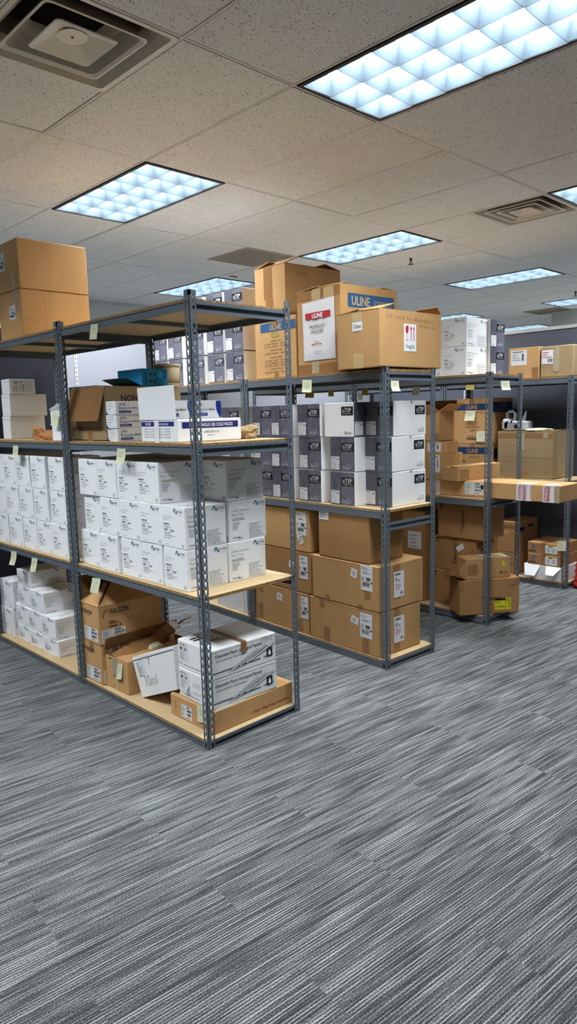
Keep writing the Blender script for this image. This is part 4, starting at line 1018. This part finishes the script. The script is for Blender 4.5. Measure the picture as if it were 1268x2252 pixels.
k.flap('F', .20, 1, 'kraft2'); k.flap('K', .20, 4, 'kraft2'); k.flap('L', .13, 16, 'kraft2', .12, .62); k.flap('R', .13, 5, 'kraft2')
k.done('cardboard_carton', 'large carton with a white packing-list pouch and red band, second rack top', 'carton', (1.424, .383, zT), RB)
k = Box(.572, .334, .322, 'kraft2', .004, open_top=True); L, F = k.fr('L'), k.fr('F'); b = k.b
b.text(F, .055, .278, 'UV Lamp for Autoclave', .026, 'pen', w=.44, weight=-.022, rot=-.03, shear=.1); b.text(F, .36, .235, 'PCR Room', .020, 'pen', w=.15, weight=-.02, rot=-.02)
t = k.part('fragile_label'); t.rect(F, .215, .094, .328, .252, 'paper', .0014)
c = .243; t.poly(F, [(c-.014, .243), (c+.014, .243), (c+.013, .212), (c+.006, .198), (c-.006, .198), (c-.013, .212)], 'redink', .002); t.rect(F, c-.0015, .160, c+.0015, .2, 'redink', .002); t.rect(F, c-.012, .156, c+.012, .160, 'redink', .002); t.poly(F, [(c-.016, .248), (c-.004, .248), (c-.010, .232)], 'paper', .0024)
for u in (.280, .305): t.rect(F, u-.003, .155, u+.003, .225, 'redink', .002); t.poly(F, [(u-.009, .222), (u+.009, .222), (u, .242)], 'redink', .002)
t.text(F, .2715, .112, 'fragile', .024, 'ink', .002, w=.078, align='c')
t = k.part('glass_label'); t.rect(L, .122, .215, .203, .272, 'paper', .0014); t.text(L, .1625, .232, 'Glass', .022, 'ink', .002, w=.060, align='c')
t = k.part('tape'); t.rect(L, .122, .270, .203, .322, 'tape_l', .0022); t.rect(L, .13, .0, .21, .085, 'tape_l', .0012)
k.flap('F', .16, 3, 'kraft2'); k.flap('K', .17, 5, 'kraft2'); k.flap('L', .13, 16, 'kraft2'); k.flap('R', .06, 52, 'kraft2', .0, .5)
k.done('cardboard_carton', 'carton with a glass label and red fragile label at the second rack end', 'carton', (1.344, .020, 1.8315), RB+.0)

# --- second rack, bottom shelf
def brown(d, label, loc, rz, labels=(), mat='kraft2', tapes=(), small=(), endlab=None):
    k = Box(*d, mat, .006); L, F = k.fr('L'), k.fr('F')
    k.b.rect(L, .0, d[2]-.012, d[1], d[2]-.0105, 'kraftin', .0006); k.b.rect(k.fr('T'), 0, d[1]/2-.001, d[0], d[1]/2+.001, 'kraftin', .0006)
    for i, (u, v, w, h) in enumerate(labels): ship_label(k, 'L', u, v, w, h, int(u*999)+i)
    for i, (u, v, w, h, r_) in enumerate(small):
        t = k.part('small_sticker'); t.rect(L, u, v, u+w, v+h, 'paper', .0012, r_); t.lines(L, u+.012, v+h*.75, w*.6, 3, h*.2, h*.07, 'midink', i+5, .002)
    for f, u, v, w, h in tapes:
        t = k.part('tape'); t.rect(k.fr(f), u, v, u+w, v+h, 'tape' if h < .2 else 'tape', .0009)
    if endlab:
        u, v, w, h = endlab; t = k.part('end_label'); t.rect(F, u, v, u+w, v+h, 'paper', .0012); t.lines(F, u+.012, v+h*.93, w*.8, 1, .01, .012, 'midink', 3, .002); t.lines(F, u+.01, v+h*.74, w*.4, 1, .01, .008, 'midink', 4, .002); t.text(F, u+.012, v+h*.60, 'Oh Mai', .012, 'ink', .002, w=w*.5); t.lines(F, u+.012, v+h*.5, w*.6, 3, .014, .004, 'redink', 6, .002); t.bars(F, u+w*.62, v+h*.1, w*.25, h*.1, 'ink', 7, .002)
    return k.done('cardboard_carton', label, 'carton', loc, rz, 'brown cartons on the second rack bottom shelf')
brown((.40, .635, .288), 'large brown carton, lowest at the second rack near end, with labels on two sides', (1.397, .078, .0565), RB, [(.471, .106, .103, .16)], 'kraft2', [('L', .14, .0, .055, .10), ('L', .103, .235, .048, .05), ('L', .49, .0, .055, .1), ('F', .135, .235, .052, .05), ('F', .14, .0, .055, .07)], [(.393, .178, .065, .05, -.2)], (.135, .065, .098, .17))
brown((.425, .605, .290), 'large brown carton, middle of the second rack near stack, with peeling end label', (1.396, .076, .3465), RB, [(.451, .125, .099, .16)], 'kraft2', [('L', .48, .07, .048, .055), ('L', .13, .0, .04, .035), ('L', .42, .0, .045, .025), ('F', .13, .06, .06, .22)], [(.366, .19, .052, .058, -.25)], (.133, .07, .098, .165))
brown((.32, .455, .312), 'plain brown carton, uppermost at the near end of the second rack', (1.402, .156, .638), RB, [], 'kraft4', [], [(.01, .245, .09, .062, 0), (.37, .298, .06, .012, 0)])
brown((.40, .60, .290), 'brown carton, lowest in the second rack left stack, tape strips on its side', (1.439, .722, .0565), RB, [(.515, .11, .075, .155)], 'kraft2', [('L', .05, .02, .045, .11), ('L', .06, .22, .04, .05), ('L', .47, .0, .06, .1)], [(.26, .19, .055, .055, -.15)])
brown((.40, .60, .288), 'brown carton, middle of the second rack left stack, behind the rear post', (1.438, .692, .3475), RB, [(.48, .10, .085, .16)], 'kraft4', [('L', .35, .0, .045, .05)], [(.37, .16, .055, .05, -.2)])
brown((.40, .60, .290), 'brown carton, uppermost in the second rack left stack, with torn label', (1.438, .702, .637), RB, [(.47, .115, .10, .16)], 'kraft', [], [(.485, .05, .045, .075, .5)])
k = Box(.33, .40, .30, 'white_d', .004); L = k.fr('L'); k.b.rect(L, .30, .235, .312, .275, 'ink'); k.b.rect(L, .302, .218, .311, .228, 'ink'); k.b.line(L, [(.25, .265), (.275, .245), (.262, .262), (.25, .245)], .005, 'ink'); k.b.rect(L, .36, 0, .362, .3, 'greyink'); k.b.rect(L, .15, .02, .19, .09, 'white_d', .001)
k.done('white_box', 'white carton on the floor-level shelf behind the paired posts of the second rack', 'carton', (1.497, 1.440, .0565), RB)
# --- third rack, middle shelf
k = Box(.30, 1.10, .116, 'kraft3', .004); L = k.fr('L')
y0 = -.462; U = lambda y: y0+1.10-y
def fr_tape(k, ua, ub, flip=1):
    t = k.part('fragile_tape'); t.rect(L, ua, 0, ub, .116, 'paper', .0012); t.rect(k.fr('T'), 0, 1.10-ub, .12, 1.10-ua, 'paper', .0012)
    m = (ua+ub)/2; t.text(L, m-.012, .108 if flip > 0 else .008, 'FRAGILE', .022, 'redink', .0022, w=.10, rot=-math.pi/2 if flip > 0 else math.pi/2, weight=.01)
    t.text(L, m+.016, .108, 'handle with care', .010, 'redink', .0022, w=.09, rot=-math.pi/2)
fr_tape(k, U(.535), U(.480)); fr_tape(k, U(-.150), U(-.205)); fr_tape(k, U(-.212), U(-.262), -1); fr_tape(k, U(-.345), U(-.385)); fr_tape(k, U(-.388), U(-.428), -1)
t = bar_label(k, 'L', U(.262), .018, .155, .092, 4); t.rect(L, U(.262)+.135, .062, U(.262)+.155, .092, 'ink', .0026)
t = k.part('tape'); t.rect(k.fr('L'), 1.075, .0, 1.10, .116, 'tape_c', .002)
k.done('long_carton', 'long narrow carton with red fragile tape jutting out past the third rack end', 'carton', (2.655, y0, .9305))
def plainbox(d, mat, label, loc, rz=0, lab=None, tape=None, fl=()):
    k = Box(*d, mat, .004)
    if lab:
        f, u, v, w, h = lab; t = k.part('shipping_label'); t.rect(k.fr(f), u, v, u+w, v+h, 'paper', .0012); t.lines(k.fr(f), u+w*.1, v+h*.92, w*.7, 1, .01, h*.05, 'ink', 2, .002); t.lines(k.fr(f), u+w*.1, v+h*.75, w*.5, 4, h*.13, h*.04, 'greyink', 3, .002); t.rect(k.fr(f), u+w*.7, v+h*.3, u+w*.8, v+h*.75, 'midink', .002)
    if tape:
        f, u, v, w, h = tape; t = k.part('tape'); t.rect(k.fr(f), u, v, u+w, v+h, 'tape', .001)
    for a in fl: k.flap(*a)
    return k.done('cardboard_carton', label, 'carton', loc, rz)
plainbox((.235, .27, .198), 'kraft2', 'tan carton with a tall label, on the long carton at the third rack', (2.642, .42, 1.047), 0, ('L', .135, .055, .085, .13))
plainbox((.155, .26, .090), 'kraft3', 'low brown carton with a square label above the tan carton, third rack', (2.655, .42, 1.2455), 0, ('L', .09, .012, .12, .068))
k = Box(.20, .30, .232, 'kraft3', .004, open_top=True); t = k.part('tape'); t.rect(k.fr('L'), .235, .0, .30, .06, 'tape', .001)
k.flap('L', .09, 150, 'kraft3', 0, 1, taper=.12); k.flap('R', .09, 120, 'kraft3'); k.flap('F', .10, 150, 'kraft3')
k.done('cardboard_carton', 'orange-brown open carton with spread flaps, behind the second rack right post', 'carton', (2.66, .49, 1.336))
k = Box(.48, .165, .104, 'kraft2', .004); L, F = k.fr('L'), k.fr('F'); k.b.line(L, [(0, .052), (.165, .054)], .003, 'kraft4'); t = k.part('tape'); t.rect(F, .02, .012, .12, .085, 'tape', .001); k.b.lines(F, .2, .06, .08, 1, .01, .01, 'kraft4', 1)
k.flap('F', .08, 4, 'kraft'); k.done('cardboard_carton', 'slim tan carton lying askew on the long fragile-taped carton', 'carton', (2.575, .270, 1.047), -R(9))
def uline_kit(d, label, loc, full):
    k = Box(*d, 'kraft3' if full else 'kraft2', .004); b = k.b; q = d[1]/.326; z = d[2]/q
    L, F = [(o, tuple(a*q for a in u), tuple(a*q for a in v), n) for o, u, v, n in (k.fr('L'), k.fr('F'))]
    b.rect(L, .022, z-.085, .326, z-.040, 'blue2', .001) if full else b.rect(L, .0, z-.07, .326, z-.022, 'blue2', .001)
    b.text(L, .165, z-(.077 if full else .063), 'ULINE', .030, 'lamptext', .002, w=.095, weight=.02, align='c')
    b.rect(F, .02, z-.105, .30, z-.03, 'blue2', .001); b.text(F, .16, z-.065, 'ULINE', .025, 'kraft4', .002, w=.09, weight=.01, align='c'); b.text(F, .16, z-.095, 'INSULATED SHIPPING KITS', .015, 'kraft4', .002, w=.2, align='c')
    b.text(L, .18, z-.108 if full else z-.10, 'INSULATED SHIPPING KITS' if full else 'SHIPPING KITS', .012, 'brownink', w=.165 if full else .09, align='c')
    if full: b.text(L, .175, .118, '1 BOX / FOAM KIT', .010, 'brownink', w=.13, align='c'); b.text(L, .175, .094, '1 CARTON', .012, 'brownink', w=.055, align='c'); b.lines(L, .13, .062, .08, 2, .012, .006, 'tape', 4); b.lines(L, .125, .042, .10, 1, .01, .009, 'brownink', 5)
    else: b.lines(L, .06, z-.12, .05, 1, .01, .01, 'brownink', 6)
    if full:
        t = k.part('round_sticker'); t.poly(L, [(.215+.014*math.cos(a), .02+.014*math.sin(a)) for a in [2*math.pi*q/14 for q in range(14)]], 'purple', .0016)
    k.seam('x'); return k.done('cardboard_carton', label, 'carton', loc)
uline_kit((.40, .42, .300), 'lower blue-banded carton on the farthest rack, partly behind the slim tan carton', (3.968, .782, .9455), False)
uline_kit((.40, .415, .425), 'upper blue-banded carton on the farthest rack with sticky notes on its front', (3.968, .798, 1.247), True)

# --- third rack, bottom shelf
def thermo(d, label, loc, sticker=False, txt=True):
    k = Box(*d, 'kraft4', .004); L = k.fr('L')
    if txt: k.b.text(L, d[1]-.16, .055, 'Thermo', .034, 'ink', w=.165, rot=math.pi/2, weight=.004)
    for v in (d[2]-.022, d[2]-.045): k.b.line(L, [(.014, v), (.05, v)], .004, 'ink')
    k.b.poly(L, [(.02, d[2]-.014), (.034, d[2]-.014), (.034, d[2]-.03), (.02, d[2]-.03)], 'ink')
    if sticker: t = k.part('small_sticker'); t.rect(L, .20, .17, .27, .21, 'paper', .002, .6)
    k.seam('x'); return k.done('cardboard_carton', label, 'carton', loc)
thermo((.30, .275, .268), 'brown lettered carton on the third rack bottom shelf, lowest of three', (2.70, .300, .0625), txt=False)
thermo((.30, .365, .266), 'brown lettered carton with a tilted sticker, middle of three on the third rack', (2.72, .207, .331), True)
thermo((.31, .395, .262), 'brown carton with sideways black lettering, topmost of three under the third rack shelf', (2.70, .130, .5975))
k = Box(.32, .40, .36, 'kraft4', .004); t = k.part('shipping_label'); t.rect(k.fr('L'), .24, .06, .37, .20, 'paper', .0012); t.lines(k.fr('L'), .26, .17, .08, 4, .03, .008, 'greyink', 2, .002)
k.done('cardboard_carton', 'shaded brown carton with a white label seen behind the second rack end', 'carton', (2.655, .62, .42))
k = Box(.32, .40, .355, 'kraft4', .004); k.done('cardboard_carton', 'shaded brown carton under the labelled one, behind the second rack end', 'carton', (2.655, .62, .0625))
# the big askew carton overhanging the end, and the open one on it
k = Box(.467, .205, .264, 'kraft4', .004); L, F = k.fr('L'), k.fr('F'); b = k.b
b.text(F, .165, .105, 'Thermo', .030, 'ink', w=.155, weight=.016); b.text(F, .38, .20, 'T O P', .016, 'ink', w=.055)
t = k.part('yellow_label'); t.rect(F, .272, .026, .402, .115, 'yellow', .0014); t.rect(F, .272, .098, .357, .115, 'black', .002); t.rect(F, .272, .045, .402, .0465, 'ink', .002); t.rect(F, .356, .045, .3575, .115, 'ink', .002); t.lines(F, .28, .085, .07, 1, .01, .005, 'midink', 1, .002); t.lines(F, .29, .055, .06, 1, .01, .004, 'midink', 2, .002); t.bars(F, .366, .09, .025, .016, 'midink', 3, .002); t.bars(F, .384, .055, .01, .025, 'midink', 4, .002)
t = k.part('tape'); t.rect(F, .0, .18, .035, .25, 'tape', .0016); t.rect(F, .43, .21, .467, .264, 'tape', .0016); k.seam('x')
k.done('cardboard_carton', 'big brown carton with a yellow label, set askew on the third rack bottom shelf', 'carton', (2.470, .182, .0655), -R(35.4))
k = Box(.352, .15, .155, 'kraft2', .004, open_top=False); L, F, T = k.fr('L'), k.fr('F'), k.fr('T')
t = k.part('striped_label'); t.rect(F, .01, .035, .09, .115, 'tape', .0012)
for q in range(7): t.line(F, [(.012+.011*q, .038), (.024+.011*q, .112)], .003, 'kraft4', .002)
t = k.part('yellow_sticker'); t.rect(F, .285, .085, .305, .13, 'yellow', .0016, .5)
k.b.line(F, [(.255, .04), (.285, .04)], .003, 'ink'); k.b.poly(F, [(.272, .032), (.286, .032), (.286, .048), (.272, .048)], 'ink', .0014); k.b.line(F, [(.295, .04), (.325, .04)], .003, 'ink'); k.b.rect(F, .315, .03, .319, .05, 'ink')
w = k.part('flap'); w.add([(0, 0, 0), (0, 0, .15), (-.06, -.035, .12), (-.075, -.045, .06)], [(0, 1, 2, 3), (3, 2, 1, 0)], 'kraft'); w.add([(0, .0, 0), (0, .15, 0), (-.13, .20, .05), (-.10, .0, .04)], [(0, 1, 2, 3), (3, 2, 1, 0)], 'kraftin')
t = k.part('document_pouch'); t.rect(T, .16, .01, .335, .135, 'poly', .002); t.rect(T, .24, .04, .31, .10, 'yellow', .003)
k.flap('K', .09, 105, 'kraft2', .35, .95)
k.done('cardboard_carton', 'smaller open-ended carton with a striped mark, on the big askew carton', 'carton', (2.518, .160, .330), -R(33))

# --- farthest rack
zD = 1.8285
plainbox((.36, .283, .265), 'kraft3', 'orange-brown carton with a large white label on top of the farthest rack', (3.955, .342, zD), 0, ('L', .02, .115, .15, .13), ('L', .22, .0, .06, .09))
k = Box(.36, .285, .258, 'kraft5', .006); L = k.fr('L'); t = k.part('shipping_label'); t.rect(L, .008, .11, .11, .225, 'paper', .0012); t.lines(L, .015, .21, .08, 3, .02, .006, 'redink', 3, .002); t.bars(L, .06, .125, .045, .03, 'midink', 4, .002)
t = k.part('tape'); t.rect(L, .115, .04, .165, .258, 'tape_c', .002); t.rect(k.fr('T'), .0, .12, .36, .17, 'tape_c', .002); k.done('cardboard_carton', 'dull tan carton with torn shiny tape on top of the farthest rack', 'carton', (3.955, .043, zD))
k = Box(.42, .52, .415, 'kraft5', .008, open_top=True); L, F = k.fr('L'), k.fr('F')
t = k.part('tape'); t.rect(L, .19, .25, .26, .40, 'tape_c', .001); t.rect(L, .43, .36, .475, .41, 'tape_c', .0016); t.rect(L, .0, .36, .52, .40, 'tape', .0006)
k.b.line(L, [(.03, .2), (.5, .185)], .003, 'kraft4'); k.b.rect(L, .24, .02, .30, .06, 'kraft4'); k.b.rect(L, .45, .04, .48, .07, 'kraft4')
k.flap('L', .16, 3, 'kraft5'); k.flap('R', .2, 3, 'kraft5'); k.flap('F', .14, 4, 'kraft5', .0, .7); k.flap('K', .14, 5, 'kraft5')
k.done('cardboard_carton', 'battered tan carton on the farthest rack middle shelf, below the grey machine', 'carton', (3.965, .205, .9455))
# pale grey bench device
root = empty('bench_device', (3.99, .46, 1.372)); tag(root, 'pale grey plastic device with a carry handle, on the battered tan carton', 'device')
b = B(); b.bbox((0, 0, 0), (.12, .23, .085), 'machine', .012); b.bbox((.0, .17, .0), (.13, .25, .105), 'machine', .018)
b.rect(((0, .23, 0), (0, -1, 0), (0, 0, 1), (-1, 0, 0)), .11, .018, .14, .055, 'dark', .001); b.lines(((0, .23, 0), (0, -1, 0), (0, 0, 1), (-1, 0, 0)), .05, .07, .12, 3, .02, .006, 'midink', 3)
b.obj('body', root)
b = B(); b.tube([(.05, .21, .09), (.05, .215, .155), (.05, .195, .17), (.05, .155, .17), (.05, .140, .155), (.05, .145, .085)], .014, 'machine', 10); b.obj('handle', root)
b = B(); b.tube([(.05, .06, .08), (.05, .045, .13), (.05, .035, .17)], [.016, .012, .006], 'machine', 8); b.obj('lever', root)
b = B()
for y, z in ((.19, .075), (.15, .078)): b.tube([(-.004, y, z), (.002, y, z)], .009, 'dark', 10)
b.obj('knob', root)
crumple('paper_pile', 'pale crumpled paper on the battered tan carton beside the grey device', 'paper', (4.02, .36, 1.368), (.05, .12, .012), 'note', 31, 3, .3)
# bottom shelf
def flatc(label, loc):
    k = Box(.36, .305, .100, 'kraft4', .004); L, F = k.fr('L'), k.fr('F'); b = k.b
    b.rect(L, .035, .05, .082, .082, 'greyink', .001); b.lines(L, .038, .078, .04, 3, .01, .004, 'midink', 2, .0016); b.lines(L, .012, .028, .10, 1, .01, .014, 'brownink', 3); t = k.part('product_label')
    t.rect(L, .165, .012, .275, .086, 'paper', .0012); t.lines(L, .195, .08, .05, 1, .01, .008, 'ink', 4, .0024); t.rect(L, .192, .07, .25, .084, 'yellow', .0018); t.lines(L, .18, .055, .03, 2, .018, .006, 'greyink', 5, .002); t.lines(L, .23, .055, .03, 2, .018, .006, 'midink', 6, .002)
    b.poly(F, [(.03+.012*math.cos(a), .05+.012*math.sin(a)) for a in [2*math.pi*q/12 for q in range(12)]], 'dark', .001)
    k.seam('x', 'tape'); return k.done('cardboard_carton', label, 'carton', loc, 0, 'flat brown cartons on the farthest rack')
flatc('lower of two flat brown cartons stacked on the white box, farthest rack', (3.945, .098, .1805))
flatc('upper of two flat brown cartons, topmost on the white box of the farthest rack', (3.950, .102, .281))
k = Box(.36, .345, .130, 'white_d', .004); L = k.fr('L'); k.b.rect(L, .05, .03, .09, .05, 'greyink'); k.b.lines(L, .04, .075, .09, 1, .01, .012, 'greyink', 3)
k.flap('L', .105, 215, 'white', .0, .40, taper=.25, inner='white_d'); k.flap('L', .105, 245, 'white', .55, 1, taper=.22, inner='white_d')
k.done('white_box', 'white box with two rounded flaps hanging open, under the flat brown cartons', 'box', (3.945, .090, .0505))
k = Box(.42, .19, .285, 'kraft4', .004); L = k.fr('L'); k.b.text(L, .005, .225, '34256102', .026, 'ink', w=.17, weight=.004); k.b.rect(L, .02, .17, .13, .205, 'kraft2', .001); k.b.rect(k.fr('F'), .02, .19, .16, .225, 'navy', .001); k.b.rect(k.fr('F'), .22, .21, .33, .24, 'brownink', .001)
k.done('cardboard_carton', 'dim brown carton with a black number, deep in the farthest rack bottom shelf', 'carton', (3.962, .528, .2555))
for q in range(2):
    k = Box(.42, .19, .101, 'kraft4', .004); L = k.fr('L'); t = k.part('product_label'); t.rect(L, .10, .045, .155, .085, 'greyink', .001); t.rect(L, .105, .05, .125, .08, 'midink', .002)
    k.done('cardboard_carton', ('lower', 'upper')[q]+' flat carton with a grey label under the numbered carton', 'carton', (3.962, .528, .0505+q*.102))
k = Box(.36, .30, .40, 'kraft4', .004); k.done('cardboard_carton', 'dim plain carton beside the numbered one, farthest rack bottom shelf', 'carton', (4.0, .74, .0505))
# red ribbed bundle and pink bag at the foot of the farthest rack
b = B()
for q in range(6):
    z = .03+q*.054; r = .085-.006*q; b.tube([(r*math.cos(a), r*math.sin(a)*.9, z+.006*math.sin(3*a+q)) for a in [2*math.pi*t/24 for t in range(24)]], .027, 'red', 10, True)
tag(b.obj('red_coil', loc=(4.10, -.06, .0)), 'stack of glossy red plastic coils at the right edge, before the farthest rack', 'coil')
k = Box(.16, .10, .16, 'pinkbag', .03); k.done('plastic_bag', 'pinkish plastic bag between the farthest rack post and the red coils', 'bag', (4.02, .092, .05+.002)) if False else None

# ------------------------------------------------------------------ camera and view
cam = bpy.data.cameras.new('camera'); co = bpy.data.objects.new('camera', cam); C.objects.link(co)
yaw, pit, rol = 0.800966, 0.140636, -0.026625
f = Vector((math.cos(yaw)*math.cos(pit), math.sin(yaw)*math.cos(pit), -math.sin(pit)))
r0 = Vector((math.sin(yaw), -math.cos(yaw), 0)); u0 = r0.cross(f)
r_ = r0*math.cos(rol)+u0*math.sin(rol); u_ = -r0*math.sin(rol)+u0*math.cos(rol)
mw = Matrix((r_, u_, -f)).transposed().to_4x4(); mw.translation = Vector((-1.87756, -2.52103, 1.57742)); co.matrix_world = mw
cam.sensor_fit = 'HORIZONTAL'; cam.sensor_width = 36; cam.lens = 1529.439/1268*36; cam.clip_start = .05; cam.clip_end = 60
sc = bpy.context.scene; sc.camera = co
w = bpy.data.worlds.new('world'); sc.world = w; w.use_nodes = True; w.node_tree.nodes['Background'].inputs[0].default_value = (0, 0, 0, 1); w.node_tree.nodes['Background'].inputs[1].default_value = 0
sc.view_settings.view_transform = 'Standard'; sc.view_settings.look = 'None'; sc.view_settings.gamma = 1; sc.view_settings.use_curve_mapping = False
sc.view_settings.exposure = 1.92
sc.cycles.max_bounces = 10; sc.cycles.diffuse_bounces = 6; sc.cycles.glossy_bounces = 4; sc.cycles.transparent_max_bounces = 16
sc.cycles.use_denoising = True; sc.cycles.sample_clamp_indirect = 8; sc.cycles.caustics_reflective = False; sc.cycles.caustics_refractive = False
